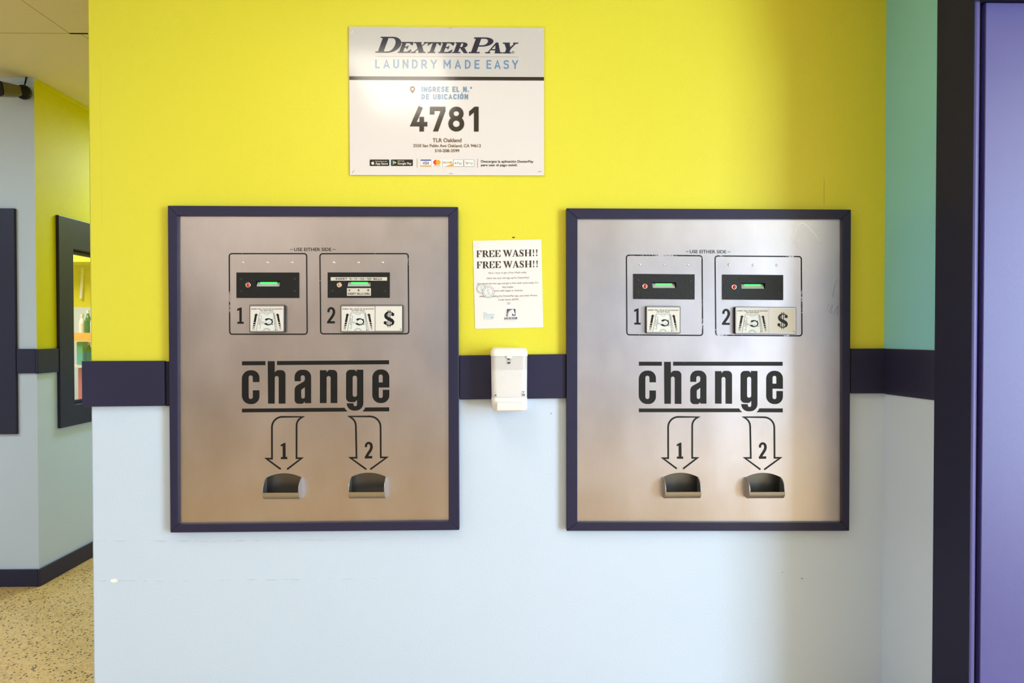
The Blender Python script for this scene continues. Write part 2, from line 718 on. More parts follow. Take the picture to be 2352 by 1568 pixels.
def ink(name, sh, m, parent, y, f=ident, thick=0.0):
    """lay a flat shape on the plane at depth y"""
    vs = []
    for (x, yy), l in zip(sh.v, sh.l):
        q = f(x, yy)
        vs.append(P(q[0], q[1], y - .00004 * (l % 10)))
    return meshobj(name, vs, sh.f, m, parent)


def prism(name, outline, y0, y1, m, parent, f=ident, bevel=0.0, side=None, holes=(), plane=None):
    """solid plate: outline in picture units on plane y1 (front), pushed straight back to y0"""
    sh = Sh().poly(outline, holes)
    vs, fs, fm = [], [], []
    q = [P(*f(x, y), plane if plane is not None else y1) for x, y in sh.v]
    n = len(q)
    vs = [Vector((a.x, y1, a.z)) for a in q] + [Vector((a.x, y0, a.z)) for a in q]
    if not holes and bevel:
        k = len(outline)
        ar = sum(outline[i][0] * outline[(i + 1) % k][1] - outline[(i + 1) % k][0] * outline[i][1] for i in range(k))
        order = list(range(k)) if ar < 0 else list(range(k))[::-1]
        fs.append(tuple(order)); fm.append(0)
        fs.append(tuple(n + i for i in order[::-1])); fm.append(0)
    else:
        for t in sh.f:
            fs.append(t); fm.append(0)
            fs.append(tuple(n + i for i in t[::-1])); fm.append(0)
    b = 0
    for li, l in enumerate([outline] + list(holes)):
        k = len(l)
        ar = sum(l[i][0] * l[(i + 1) % k][1] - l[(i + 1) % k][0] * l[i][1] for i in range(k))
        flip = (ar > 0) != (li > 0)
        for i in range(k):
            j = (i + 1) % k
            fc = (b + i, b + j, n + j, n + i)
            fs.append(fc if not flip else fc[::-1])
            fm.append(1 if side else 0)
        b += k
    return meshobj(name, vs, fs, [m, side] if side else m, parent, fm=fm, bevel=bevel)


def dome(name, c, r, h, m, parent, n=20, rings=5, ry=None):
    """low dome sitting on the plane y = c.y, bulging towards the room"""
    vs, fs = [], []
    for i in range(rings):
        a = math.pi / 2 * i / rings
        for k in range(n):
            t = 2 * math.pi * k / n
            vs.append((c[0] + r * math.cos(a) * math.cos(t), c[1] - h * math.sin(a), c[2] + r * math.cos(a) * math.sin(t)))
    vs.append((c[0], c[1] - h, c[2]))
    for i in range(rings - 1):
        for k in range(n):
            j = (k + 1) % n
            fs.append((i * n + k, i * n + j, (i + 1) * n + j, (i + 1) * n + k))
    for k in range(n):
        fs.append(((rings - 1) * n + k, (rings - 1) * n + (k + 1) % n, len(vs) - 1))
    return meshobj(name, vs, fs, m, parent, smooth=True)


def torus(name, c, R, r, m, parent, n=28, k=8):
    vs, fs = [], []
    for i in range(n):
        a = 2 * math.pi * i / n
        for j in range(k):
            b = 2 * math.pi * j / k
            rr = R + r * math.cos(b)
            vs.append((c[0] + rr * math.cos(a), c[1] - r * math.sin(b), c[2] + rr * math.sin(a)))
    for i in range(n):
        for j in range(k):
            fs.append((i * k + j, ((i + 1) % n) * k + j, ((i + 1) % n) * k + (j + 1) % k, i * k + (j + 1) % k))
    return meshobj(name, vs, fs, m, parent, smooth=True)


def tube(name, pts, r, m, parent=None, n=10, at=None):
    pts = [Vector(p) for p in pts]
    vs, fs = [], []
    for i, p in enumerate(pts):
        d = (pts[min(i + 1, len(pts) - 1)] - pts[max(i - 1, 0)]).normalized()
        u = d.cross(Vector((0, 0, 1)) if abs(d.z) < .9 else Vector((1, 0, 0))).normalized()
        w = d.cross(u)
        for k in range(n):
            a = 2 * math.pi * k / n
            vs.append(p + u * (r * math.cos(a)) + w * (r * math.sin(a)))
    for i in range(len(pts) - 1):
        for k in range(n):
            j = (k + 1) % n
            fs.append((i * n + k, i * n + j, (i + 1) * n + j, (i + 1) * n + k))
    fs.append(tuple(range(n))[::-1])
    fs.append(tuple((len(pts) - 1) * n + k for k in range(n)))
    return meshobj(name, vs, fs, m, parent, smooth=False, at=at)


# ---------------------------------------------------------------- lettering
_cache = {}


def bfont(body, bold=0.0):
    k = (body, bold)
    if k not in _cache:
        c = bpy.data.curves.new('txt', 'FONT')
        c.body = body
        c.offset = bold
        c.resolution_u = 4
        o = bpy.data.objects.new('txt', c)
        COL.objects.link(o)
        dg = bpy.context.evaluated_depsgraph_get()
        ev = o.evaluated_get(dg)
        me = ev.to_mesh()
        v = [(p.co.x, p.co.y) for p in me.vertices]
        f = [tuple(p.vertices) for p in me.polygons]
        ev.to_mesh_clear()
        bpy.data.objects.remove(o)
        bpy.data.curves.remove(c)
        _cache[k] = (v, f)
    return _cache[k]


_capv = [v[1] for v in bfont('H')[0]]
CAPH = max(_capv) - min(_capv)


def frame2(p0, p1):
    dx, dy = p1[0] - p0[0], p1[1] - p0[1]
    l = math.hypot(dx, dy)
    return l, (dx / l, dy / l)


def text(sh, body, p0, p1, cap, bold=0.0, shear=0.0):
    """built-in letterforms fitted between the baseline points p0 and p1 (y grows downwards)"""
    v, f = bfont(body, bold)
    x0, x1 = min(a[0] for a in v), max(a[0] for a in v)
    l, d = frame2(p0, p1)
    sx = l / (x1 - x0)
    sy = cap / CAPH
    up = (d[1], -d[0])
    vs = []
    for x, y in v:
        u = (x - x0) * sx + shear * y * sy
        w = y * sy
        vs.append((p0[0] + d[0] * u + up[0] * w, p0[1] + d[1] * u + up[1] * w))
    return sh.raw(vs, [t if _neg(vs, t) else t[::-1] for t in f])


def _neg(vs, t):
    ar = 0
    for i in range(len(t)):
        a, b = vs[t[i]], vs[t[(i + 1) % len(t)]]
        ar += a[0] * b[1] - b[0] * a[1]
    return ar < 0


# plain engineering-style capitals drawn as strokes: (width, [paths]) with fillet radii in heights
def ell(r):
    return r


SANS = {
    'L': (.52, [[(0, 1), (0, 0), (1, 0)]]),
    'A': (.70, [[(0, 0), (.5, 1), (1, 0)], [(.17, .27), (.83, .27)]]),
    'U': (.64, [[(0, 1), (0, 0, .3), (1, 0, .3), (1, 1)]]),
    'N': (.66, [[(0, 0), (0, 1)], [(0, 1), (1, 0)], [(1, 0), (1, 1)]]),
    'D': (.64, [[(0, 0), (0, 1), (1, 1, .34), (1, 0, .34), (0, 0)]]),
    'R': (.64, [[(0, 0), (0, 1), (.98, 1, .28), (.98, .44, .28), (.39, .44)], [(.5, .44), (1, 0)]]),
    'P': (.62, [[(0, 0), (0, 1), (1, 1, .28), (1, .42, .28), (.39, .42)]]),
    'Y': (.70, [[(0, 1), (.5, .44)], [(1, 1), (.5, .44), (.5, 0)]]),
    'M': (.82, [[(0, 0), (0, 1)], [(0, 1), (.5, .32), (1, 1)], [(1, 1), (1, 0)]]),
    'E': (.56, [[(1, 1), (0, 1), (0, 0), (1, 0)], [(0, .52), (.86, .52)]]),
    'S': (.62, [[(.98, .80), (.96, 1, .24), (.02, 1, .24), (.02, .53, .24), (1, .53, .26), (1, 0, .26), (0, 0, .24), (0, .2)]]),
    'I': (.0, [[(0, 0), (0, 1)]]),
    'G': (.64, [[(.98, .78), (.98, 1, .3), (0, 1, .32), (0, 0, .32), (1, 0, .3), (1, .46), (.55, .46)]]),
    'B': (.62, [[(0, 0), (0, 1), (.94, 1, .26), (.94, .53, .24), (.40, .53)], [(.4, .53), (1, .53, .26), (1, 0, .26), (0, 0)]]),
    'C': (.62, [[(1, .76), (1, 1, .3), (0, 1, .32), (0, 0, .32), (1, 0, .3), (1, .24)]]),
    'O': (.64, [[(.5, 1), (0, 1, .32), (0, 0, .32), (1, 0, .32), (1, 1, .32), (.5, 1)]]),
    'T': (.60, [[(0, 1), (1, 1)], [(.5, 1), (.5, 0)]]),
    '4': (.68, [[(.56, 1), (.02, .25), (1, .25)], [(.72, .5), (.72, 0)]]),
    '7': (.64, [[(0, .78), (0, 1), (1, 1), (1, .93), (.42, 0)]]),
    '8': (.64, [[(.5, 1), (.06, 1, .26), (.06, .54, .24), (.94, .54, .24), (.94, 1, .26), (.5, 1)], [(.5, .54), (0, .54, .26), (0, 0, .28), (1, 0, .28), (1, .54, .26), (.5, .54)]]),
    '1': (.38, [[(0, .72), (1, 1), (1, 0)]]),
    '.': (.0, [[(0, 0), (0, .01)]]),
    'º': (.42, [[(.5, 1), (0, 1, .12), (0, .68, .12), (1, .68, .12), (1, 1, .12), (.5, 1)]]),
}


def sans(sh, body, p0, p1, cap, w, capsq=.5):
    l, d = frame2(p0, p1)
    up = (d[1], -d[0])
    W = w * cap
    wid = []
    for ch in body:
        if ch == ' ':
            wid.append(.34 * cap)
        else:
            g = 'O' if ch == 'Ó' else ch
            wid.append(max(W, SANS[g][0] * cap))
    n = len(body)
    sp = (l - sum(wid)) / max(1, n - 1)
    x = 0
    for ch, gw in zip(body, wid):
        if ch != ' ':
            g = 'O' if ch == 'Ó' else ch
            for path in SANS[g][1]:
                pts = []
                for q in path:
                    u = x + W / 2 + q[0] * max(0, gw - W)
                    v = W / 2 + q[1] * (cap - W)
                    pts.append((u, v, q[2] * cap) if len(q) > 2 else (u, v))
                pts = rpath(pts)
                ww = W * (.6 if ch == 'º' else 1)
                pts = [(p0[0] + d[0] * a + up[0] * b, p0[1] + d[1] * a + up[1] * b) for a, b in pts]
                closed = math.hypot(pts[0][0] - pts[-1][0], pts[0][1] - pts[-1][1]) < 1e-6
                sh.stroke(pts[:-1] if closed else pts, ww, closed=closed, cap=0 if closed or ch in 'GCS' else .5, miter=1.9)
            if ch == 'Ó':
                a, b = x + gw * .42, cap * 1.1
                q = [(a, b), (a + gw * .28, b + cap * .17)]
                sh.stroke([(p0[0] + d[0] * i + up[0] * j, p0[1] + d[1] * i + up[1] * j) for i, j in q], W * .85)
        x += gw + sp
    return sh


# serif capitals in a unit box, y up; t = thick stem, s = thin stroke
def serif(ch, t=.27, s=.075):
    g = Sh()
    R = lambda x0, y0, x1, y1: g.poly([(x0, y0), (x1, y0), (x1, y1), (x0, y1)])
    a = .10
    if ch in 'EF':
        R(a, 0, a + t, 1); R(0, 1 - s, .9, 1)
        g.poly([(.96, 1), (.84, 1), (.66, 1 - s), (.90, .70), (.96, .70)])
        R(a, .47, .62, .47 + s); R(.58, .34, .66, .67)
        if ch == 'E':
            R(0, 0, .94, s)
            g.poly([(1, .32), (.94, .32), (.70, s), (.86, 0), (.96, 0)])
        else:
            R(0, 0, a + t + .16, s)
    elif ch == 'T':
        R(.5 - t / 2, 0, .5 + t / 2, 1); R(0.03, 1 - s, .97, 1); R(.22, 0, .78, s)
        g.poly([(0, .68), (.06, .68), (.28, 1 - s), (.14, 1), (.03, 1)])
        g.poly([(1, .68), (.94, .68), (.72, 1 - s), (.86, 1), (.97, 1)])
    elif ch == 'H':
        for x in (.08, .92 - t):
            R(x, 0, x + t, 1); R(x - .08, 0, x + t + .08, s); R(x - .08, 1 - s, x + t + .08, 1)
        R(.2, .46, .8, .46 + s)
    elif ch in 'PRD':
        R(a, 0, a + t, 1); R(0, 0, a + t + (.16 if ch != 'D' else 0), s); R(0, 1 - s, a + t, 1)
        lo = {'P': .42, 'R': .46, 'D': 0}[ch]
        xr = .97 if ch == 'P' else (.86 if ch == 'R' else 1.0)
        cx = .52
        out, inn = [], []
        cy, ry = (1 + lo) / 2, (1 - lo) / 2
        for k in range(17):
            an = math.pi / 2 - math.pi * k / 16
            out.append((cx + (xr - cx) * math.cos(an), cy + ry * math.sin(an)))
            inn.append((cx + (xr - cx - t * 1.02) * math.cos(an), cy + (ry - s) * math.sin(an)))
        x0 = a + t - .01
        g.poly([(x0, 1)] + out + [(x0, lo), (x0, lo + s)] + inn[::-1] + [(x0, 1 - s)])
        if ch == 'R':
            g.poly([(.42, lo + .02), (.42 + t * 1.1, lo + .02), (.98, s), (1.04, s), (1.04, 0), (.80, 0)])
    elif ch == 'A':
        g.poly([(.40, 1), (.56, 1), (.93, 0), (.93 - t * 1.12, 0)])
        g.poly([(.42, 1), (.50, .90), (.16, 0), (.08, 0)])
        R(.22, .28, .72, .28 + s); R(-.02, 0, .30, s); R(.56, 0, 1.03, s)
    elif ch == 'W':
        tt = t * .72
        g.poly([(.04, 1), (.04 + tt, 1), (.37, .16), (.31, 0)]); g.poly([(.28, .0), (.36, 0), (.55, 1), (.49, 1)])
        g.poly([(.40, 1), (.40 + tt, 1), (.74, .16), (.67, 0)]); g.poly([(.64, 0), (.72, 0), (.95, 1), (.89, 1)])
        R(-.02, 1 - s, .28, 1); R(.80, 1 - s, 1.02, 1)
    elif ch == 'X':
        g.poly([(.08, 1), (.08 + t * 1.2, 1), (.94, 0), (.94 - t * 1.2, 0)]); g.poly([(.80, 1), (.90, 1), (.20, 0), (.10, 0)])
        R(0, 0, .34, s); R(.52, 0, 1, s); R(0, 1 - s, .5, 1); R(.66, 1 - s, 1, 1)
    elif ch == 'Y':
        R(.5 - t / 2, 0, .5 + t / 2, .46); R(.22, 0, .78, s)
        g.poly([(.06, 1), (.06 + t * 1.15, 1), (.5 + t / 2, .42), (.5 - t / 2, .42)])
        g.poly([(.82, 1), (.92, 1), (.5 + t / 2, .40), (.5, .44)])
        R(-.02, 1 - s, .46, 1); R(.68, 1 - s, 1.02, 1)
    elif ch == 'S':
        pts = [(.84, .70, s), (.76, .88, .08), (.5, .965, .08), (.24, .87, .16), (.20, .72, .2), (.34, .585, .25), (.62, .46, .28), (.80, .32, .22),
               (.78, .13, .18), (.5, .035, .08), (.22, .11, .08), (.12, .31, s)]
        g.stroke(smooth_path(pts, 5), .1)
        R(.80, .68, .88, 1); R(.08, 0, .16, .33)
    elif ch == '!':
        g.poly([(.15, .86), (.25, .97), (.5, 1.02), (.75, .97), (.85, .86), (.58, .32), (.42, .32)])
        g.circle(.5, .11, .36, n=16, ry=.115)
    return g


def put_serif(sh, ch, x0, x1, base, cap, f=None, shear=0.0, slope=0.0, t=.27, s=.075):
    g = serif(ch, t, s)
    w = x1 - x0
    def m(u, v):
        x = x0 + u * w + shear * v * cap
        return (x, base - v * cap + slope * (x - x0))
    q = g.xf(m)
    q.f = [t_ if _neg(q.v, t_) else t_[::-1] for t_ in q.f]
    sh.add(q)


# ================================================================ THE SETTING
XL = P(206.5, 800).x          # left end of the front wall
XR = P(2030, 850).x           # corner with the return on the right
C1 = PZ(90, 1345, 0.0)        # foot of the far outside corner
XC, YC = C1.x, C1.y
CEIL_PT = P(79, 184, YC)
HALL_END, BACK, LEFT, RIGHT = 5.0, -6.0, -5.6, 4.4


def stripe_z(x):
    a, b = P(190, 881.5), P(2030, 852)
    return a.z + (x - a.x) * (b.z - a.z) / (b.x - a.x)


def quadmesh(name, quads, mats, at=None, kind='structure', parent=None):
    vs, fs, fm = [], [], []
    for q, mi in quads:
        b = len(vs)
        vs += q
        fs.append(tuple(range(b, b + len(q))))
        fm.append(mi)
    o = meshobj(name, vs, fs, mats, parent, fm=fm, at=at)
    if kind:
        o['kind'] = kind
    return o


# floor and ceiling
box('floor', LEFT - .1, RIGHT + .1, BACK - .1, HALL_END + .1, -.1, 0, M['floor'])['kind'] = 'structure'
box('ceiling', LEFT - .1, RIGHT + .1, BACK - .1, HALL_END + .1, CEIL, CEIL + .1, M['ceiling'])['kind'] = 'structure'

# openings behind the two machines
MACH = {
    'a': dict(frame=[(385, 472), (1052, 475), (1055, 1217), (391, 1223)], panel=[(411, 496), (1030, 497), (1031, 1195), (412.5, 1202)]),
    'b': dict(frame=[(1301, 478), (1955, 481), (1951, 1219), (1301.5, 1219)], panel=[(1326, 503), (1931, 503.5), (1931, 1198), (1325.5, 1198)]),
}
op = []
for k in 'ab':
    fr = MACH[k]['frame']
    xs = [P(x, y).x for x, y in fr]
    zs = [P(x, y).z for x, y in fr]
    op.append((max(xs[0], xs[3]) + .022, min(xs[1], xs[2]) - .022, max(zs[2], zs[3]) + .022, min(zs[0], zs[1]) - .022))

quads = []
ch = .006


def col(x0, x1):
    def zq(a, b, z0, z1, mi):
        return ([(a, 0, z0(a)), (b, 0, z0(b)), (b, 0, z1(b)), (a, 0, z1(a))], mi)
    zero, top = (lambda x: 0), (lambda x: CEIL)
    for o in op:
        if abs(x0 - o[0]) < 1e-6:
            quads.append(zq(x0, x1, zero, lambda x: o[2], 1))
            quads.append(zq(x0, x1, lambda x: o[3], top, 0))
            return
    quads.append(zq(x0, x1, zero, stripe_z, 1))
    quads.append(zq(x0, x1, stripe_z, top, 0))


xs = [XL + ch, op[0][0], op[0][1], op[1][0], op[1][1], XR]
for a, b in zip(xs, xs[1:]):
    col(a, b)
zl = stripe_z(XL)
for (xa, ya), (xb, yb) in (((XL, ch), (XL + ch, 0)), ((XL, HALL_END), (XL, ch))):
    quads.append(([(xa, ya, 0), (xb, yb, 0), (xb, yb, zl), (xa, ya, zl)], 1))
    quads.append(([(xa, ya, zl), (xb, yb, zl), (xb, yb, CEIL), (xa, ya, CEIL)], 0))
quadmesh('wall_front', quads, [M['yellow'], M['blue']])
# the closed space behind the machines
quadmesh('wall_inner', [([(XL + .08, .62, 0), (XR + .2, .62, 0), (XR + .2, .62, CEIL), (XL + .08, .62, CEIL)], 0)], [M['dark']])

# right-hand return, door post and door
YD = PX(2150, 852, XR).y          # where the return meets the post
YE = PX(2231, 852, XR - .004).y   # room-side edge of the post
zr = stripe_z(XR)
quadmesh('wall_right', [([(XR, 0, 0), (XR, YD, 0), (XR, YD, zr), (XR, 0, zr)], 0), ([(XR, 0, zr), (XR, YD, zr), (XR, YD, CEIL), (XR, 0, CEIL)], 1)], [M['blue'], M['teal']])
POSTW = P(2246, 852, YE).x - (XR - .004)
box('trim_1', XR - .004, XR + .012, YE + .0015, YD + .002, 0, CEIL, M['casing'], bevel=.0015)['kind'] = 'structure'
LEAFX = P(2257, 852, YE + .006).x
LTOP = P(2300, 6, YE + .006).z
DW = .92
box('trim_15', XR - .0035, XR - .004 + POSTW, YE, YE + .03, 0, LTOP + .003, M['door'], bevel=.006)['kind'] = 'structure'
d = thing('door_1', (LEAFX + DW / 2, YE + .03, 0), kind='structure')
box('leaf', LEAFX, LEAFX + DW, YE + .006, YE + .05, .008, LTOP, M['door'], d, bevel=.002)
tube('handle', [(LEAFX + DW - .07, YE + .006, 1.0), (LEAFX + DW - .07, YE - .05, 1.0), (LEAFX + DW - .19, YE - .05, 1.0)], .011, M['chrome'], d)
box('door_frame', XR - .004 + POSTW, LEAFX + DW + .012, YE + .055, YE + .075, 0, LTOP + .01, M['dark'], d)
box('hinge_side_stop', XR - .004 + POSTW + .0005, LEAFX - .004, YE + .02, YE + .054, 0, LTOP, M['dark'], d)
box('trim_2', XR - .004 + POSTW + .001, LEAFX + DW + .014, YE - .10, YE + .09, LTOP + .004, CEIL, M['navy'], bevel=.003)['kind'] = 'structure'
box('trim_3', LEAFX + DW + .015, LEAFX + DW + .11, YE - .012, YE + .09, 0, CEIL, M['navy'], bevel=.003)['kind'] = 'structure'
quadmesh('wall_beside_door', [([(LEAFX + DW + .1, YE, 0), (RIGHT, YE, 0), (RIGHT, YE, CEIL), (LEAFX + DW + .1, YE, CEIL)], 0)], [M['blue']])

# far left: office box with an outside corner
# window on the receding side, frame measured on the plane of its face
FX = XC + .016
wy0 = PX(137, 735, FX).y
wy1 = PX(170, 735, FX).y
wz1 = PX(137, 494, FX).z
wz0 = PX(137, 984, FX).z
oz1 = PX(170, 572, FX).z
oz0 = PX(171, 930, FX).z
wy2 = wy1 + .85
wy3 = wy2 + (wy1 - wy0)
WT = .1
quads = []


def side(y0, y1, z0, z1, mi):
    quads.append(([(XC, y0, z0), (XC, y1, z0), (XC, y1, z1), (XC, y0, z1)], mi))


SPLIT = PX(110, 829, XC).z
for y0, y1 in ((YC, wy1), (wy2, HALL_END)):
    side(y0, y1, 0, SPLIT, 1)
    side(y0, y1, SPLIT, CEIL, 0)
side(wy1, wy2, 0, oz0, 1)
side(wy1, wy2, oz1, CEIL, 0)
# inner faces of the opening and the office side of the wall
for q in ([(XC, wy1, oz0), (XC, wy2, oz0), (XC - WT, wy2, oz0), (XC - WT, wy1, oz0)], [(XC, wy1, oz1), (XC, wy2, oz1), (XC - WT, wy2, oz1), (XC - WT, wy1, oz1)],
          [(XC, wy1, oz0), (XC, wy1, oz1), (XC - WT, wy1, oz1), (XC - WT, wy1, oz0)], [(XC, wy2, oz0), (XC, wy2, oz1), (XC - WT, wy2, oz1), (XC - WT, wy2, oz0)]):
    quads.append((q, 2))
for y0, y1, z0, z1 in ((YC + WT, wy1, 0, CEIL), (wy2, HALL_END, 0, CEIL), (wy1, wy2, 0, oz0), (wy1, wy2, oz1, CEIL)):
    quads.append(([(XC - WT, y0, z0), (XC - WT, y1, z0), (XC - WT, y1, z1), (XC - WT, y0, z1)], 0))
quadmesh('wall_left', quads, [M['corner_yellow'], M['blue'], M['navy']])

# face towards the room, with the next window
w2x1 = P(35, 735, YC - .016).x
w2z1, w2z0 = P(20, 478, YC - .016).z, P(20, 997, YC - .016).z
CW = wy1 - wy0
CWF = .16
o2x1, o2x0 = w2x1 - CWF, w2x1 - CWF - .9
w2x0 = o2x0 - CWF
o2z1, o2z0 = w2z1 - .16, w2z0 + .12
quads = []
for x0, x1, z0, z1 in ((LEFT, o2x0, 0, CEIL), (o2x1, XC, 0, CEIL), (o2x0, o2x1, 0, o2z0), (o2x0, o2x1, o2z1, CEIL)):
    quads.append(([(x0, YC, z0), (x1, YC, z0), (x1, YC, z1), (x0, YC, z1)], 0))
    quads.append(([(x0, YC + WT, z0), (min(x1, XC - WT), YC + WT, z0), (min(x1, XC - WT), YC + WT, z1), (x0, YC + WT, z1)], 1))
quadmesh('wall_facing', quads, [M['blue'], M['corner_yellow']])


def ring(name, corners_out, corners_in, d0, d1, m, parent=None, bevel=.002):
    """mitred frame between two rectangles given as world points on the front; d0,d1 = back/front offsets along n"""
    vs, fs = [], []
    n = Vector(d1) - Vector(d0)
    for off in (Vector(d1), Vector(d0)):
        for c in corners_out + corners_in:
            vs.append(Vector(c) + off)
    for i in range(4):
        j = (i + 1) % 4
        fs.append((i, j, 4 + j, 4 + i))
        fs.append((8 + i, 12 + i, 12 + j, 8 + j))
        fs.append((i, 8 + i, 8 + j, j))
        fs.append((4 + i, 4 + j, 12 + j, 12 + i))
    o = meshobj(name, vs, fs, m, parent, bevel=bevel)
    bm = bmesh.new(); bm.from_mesh(o.data)
    bmesh.ops.recalc_face_normals(bm, faces=bm.faces)
    bm.to_mesh(o.data); bm.free()
    return o


def rectx(x, y0, y1, z0, z1):
    return [(x, y0, z0), (x, y1, z0), (x, y1, z1), (x, y0, z1)]


def recty(y, x0, x1, z0, z1):
    return [(x0, y, z0), (x1, y, z0), (x1, y, z1), (x0, y, z1)]


w = thing('window_1', (XC, (wy0 + wy3) / 2, wz0), kind='structure')
ring('window_frame', rectx(XC, wy0, wy3, wz0, wz1), rectx(XC, wy1, wy2, oz0, oz1), (0, 0, 0), (.016, 0, 0), M['navy'], w)
ring('glazing_bead', rectx(XC - .03, wy1, wy2, oz0, oz1), rectx(XC - .03, wy1 + .02, wy2 - .02, oz0 + .02, oz1 - .02), (-.015, 0, 0), (.01, 0, 0), M['navy'], w)
box('pane', XC - .038, XC - .034, wy1 + .005, wy2 - .005, oz0 + .005, oz1 - .005, M['glass'], w)
w = thing('window_2', ((w2x0 + w2x1) / 2, YC, w2z0), kind='structure')
ring('window_frame', recty(YC, w2x0, w2x1, w2z0, w2z1), recty(YC, o2x0, o2x1, o2z0, o2z1), (0, 0, 0), (0, -.016, 0), M['navy'], w)
box('pane', o2x0, o2x1, YC + .03, YC + .034, o2z0, o2z1, M['glass'], w)

# stripes (the crooked board that runs round the room)
def slab(name, a, b, th, zt, zb, m, along='x', bevel=.002):
    """board on a wall from a to b, top and bottom heights at each end"""
    (x0, y0), (x1, y1) = a, b
    if along == 'x':
        off = Vector((0, -th, 0))
    else:
        off = Vector((th if along == '+' else -th, 0, 0))
    v = []
    for (x, y), zt_, zb_ in (((x0, y0), zt[0], zb[0]), ((x1, y1), zt[1], zb[1])):
        for o_ in (Vector((0, 0, 0)), off):
            for z in (zb_, zt_):
                v.append(Vector((x, y, z)) + o_)
    o = meshobj(name, v, BOXF, m, bevel=bevel)
    bm = bmesh.new(); bm.from_mesh(o.data)
    bmesh.ops.recalc_face_normals(bm, faces=bm.faces)
    bm.to_mesh(o.data); bm.free()
    o['kind'] = 'structure'
    return o


TH = .014


def stripe_px(name, xa, xb, ta, tb, ba, bb, end=None):
    A, B = P(xa, ta, -TH), P(xb, tb, -TH)
    B.x = end or B.x
    A2, B2 = P(xa, ba, -TH), P(xb, bb, -TH)
    slab(name, (A.x, 0), (B.x, 0), TH, (A.z, B.z), (A2.z, B2.z), M['navy'])


stripe_px('trim_4', 187, 377, 829, 828.5, 934, 932)
stripe_px('trim_5', 1055.5, 1300, 816, 813, 917.5, 914.5)
stripe_px('trim_6', 1955, 2029, 800.5, 800, 903.5, 903.5, XR - .0005)
a = P(187, 829, -TH)
box('trim_7', a.x, XL, -.001, .9, P(187, 934, -TH).z, a.z, M['navy'], bevel=.002)['kind'] = 'structure'
# round the corner on the return
zt, zb = P(2030, 800).z, P(2030, 904).z
e1, e2 = PX(2148, 804, XR - .004), PX(2148, 919.5, XR - .004)
slab('trim_8', (XR, -TH + .001), (XR, YD), .004, (zt, e1.z), (zb, e2.z), M['navy'], '-')
# small vertical fillet beside the machine frame on the left board
f0, f1 = P(377, 829, -TH), P(386, 934, -TH)
box('trim_9', f0.x, P(388, 880, -.006).x, -.006, 0, f1.z + .001, f0.z - .001, M['navy'], bevel=.002)['kind'] = 'structure'
# far stripes
a0, a1 = P(36, 801, YC - .012), P(85, 857, YC - .012)
slab('trim_10', (w2x1, YC), (XC, YC), .012, (a0.z, a0.z), (a1.z, a1.z), M['navy'])
s0, s1 = PX(110, 800.5, XC + .012), PX(110, 856, XC + .012)
slab('trim_11', (XC, YC - .012), (XC, wy0), .012, (s0.z, s0.z), (s1.z, s1.z), M['navy'], '+')
slab('trim_12', (LEFT, YC), (w2x0, YC), .012, (a0.z, a0.z), (a1.z, a1.z), M['navy'])
# baseboards
bh = P(60, 1308, YC - .012).z
slab('baseboard_facing', (LEFT, YC), (XC - .0005, YC), .012, (bh, bh), (0, 0), M['navy'])
slab('baseboard_left', (XC, YC - .012), (XC, HALL_END), .012, (bh, bh), (0, 0), M['navy'], '+')
slab('baseboard_front', (XL, 0), (XR, 0), .012, (.085, .085), (0, 0), M['navy'])
# thin ceiling-line strips
cz = P(40, 188, YC - .006).z
slab('trim_13', (LEFT, YC), (XC + .006, YC), .006, (CEIL, CEIL), (cz, cz), M['blue'])
slab('trim_14', (XC, YC), (XC, HALL_END), .006, (CEIL, CEIL), (cz, cz), M['corner_yellow'], '+')

# closing walls of hall, office and laundry room
quadmesh('wall_hall_end', [([(LEFT, HALL_END, 0), (RIGHT, HALL_END, 0), (RIGHT, HALL_END, CEIL), (LEFT, HALL_END, CEIL)], 0)], [M['corner_yellow']])
quadmesh('wall_far_left', [([(LEFT, BACK, 0), (LEFT, HALL_END, 0), (LEFT, HALL_END, CEIL), (LEFT, BACK, CEIL)], 0)], [M['room']])
quadmesh('wall_far_right', [([(RIGHT, BACK, 0), (RIGHT, YE, 0), (RIGHT, YE, .3), (RIGHT, BACK, .3)], 0),
                            ([(RIGHT, BACK, 2.4), (RIGHT, YE, 2.4), (RIGHT, YE, CEIL), (RIGHT, BACK, CEIL)], 0),
                            ([(RIGHT, -2.0, .3), (RIGHT, YE, .3), (RIGHT, YE, 2.4), (RIGHT, -2.0, 2.4)], 0),
                            ([(RIGHT, BACK, .3), (RIGHT, -5.4, .3), (RIGHT, -5.4, 2.4), (RIGHT, BACK, 2.4)], 0)], [M['room']])
quadmesh('wall_back', [([(LEFT, BACK, 0), (RIGHT, BACK, 0), (RIGHT, BACK, .3), (LEFT, BACK, .3)], 0),
                       ([(LEFT, BACK, 2.4), (RIGHT, BACK, 2.4), (RIGHT, BACK, CEIL), (LEFT, BACK, CEIL)], 0),
                       ([(LEFT, BACK, .3), (-1.1, BACK, .3), (-1.1, BACK, 2.4), (LEFT, BACK, 2.4)], 0),
                       ([(4.1, BACK, .3), (RIGHT, BACK, .3), (RIGHT, BACK, 2.4), (4.1, BACK, 2.4)], 0)], [M['room']])
# office back wall: yellow above, pale below
OY = 3.6
oz = P(188, 705, OY).z
quadmesh('wall_office', [([(LEFT, OY, 0), (XC - WT, OY, 0), (XC - WT, OY, oz), (LEFT, OY, oz)], 1),
                         ([(LEFT, OY, oz), (XC - WT, OY, oz), (XC - WT, OY, CEIL), (LEFT, OY, CEIL)], 0)], [M['yellow'], M['blue']])
q = P(186, 601, OY - .3)
box('beam_office', LEFT, XC - WT, OY - .3, OY, q.z, CEIL, M['yellow'])['kind'] = 'structure'

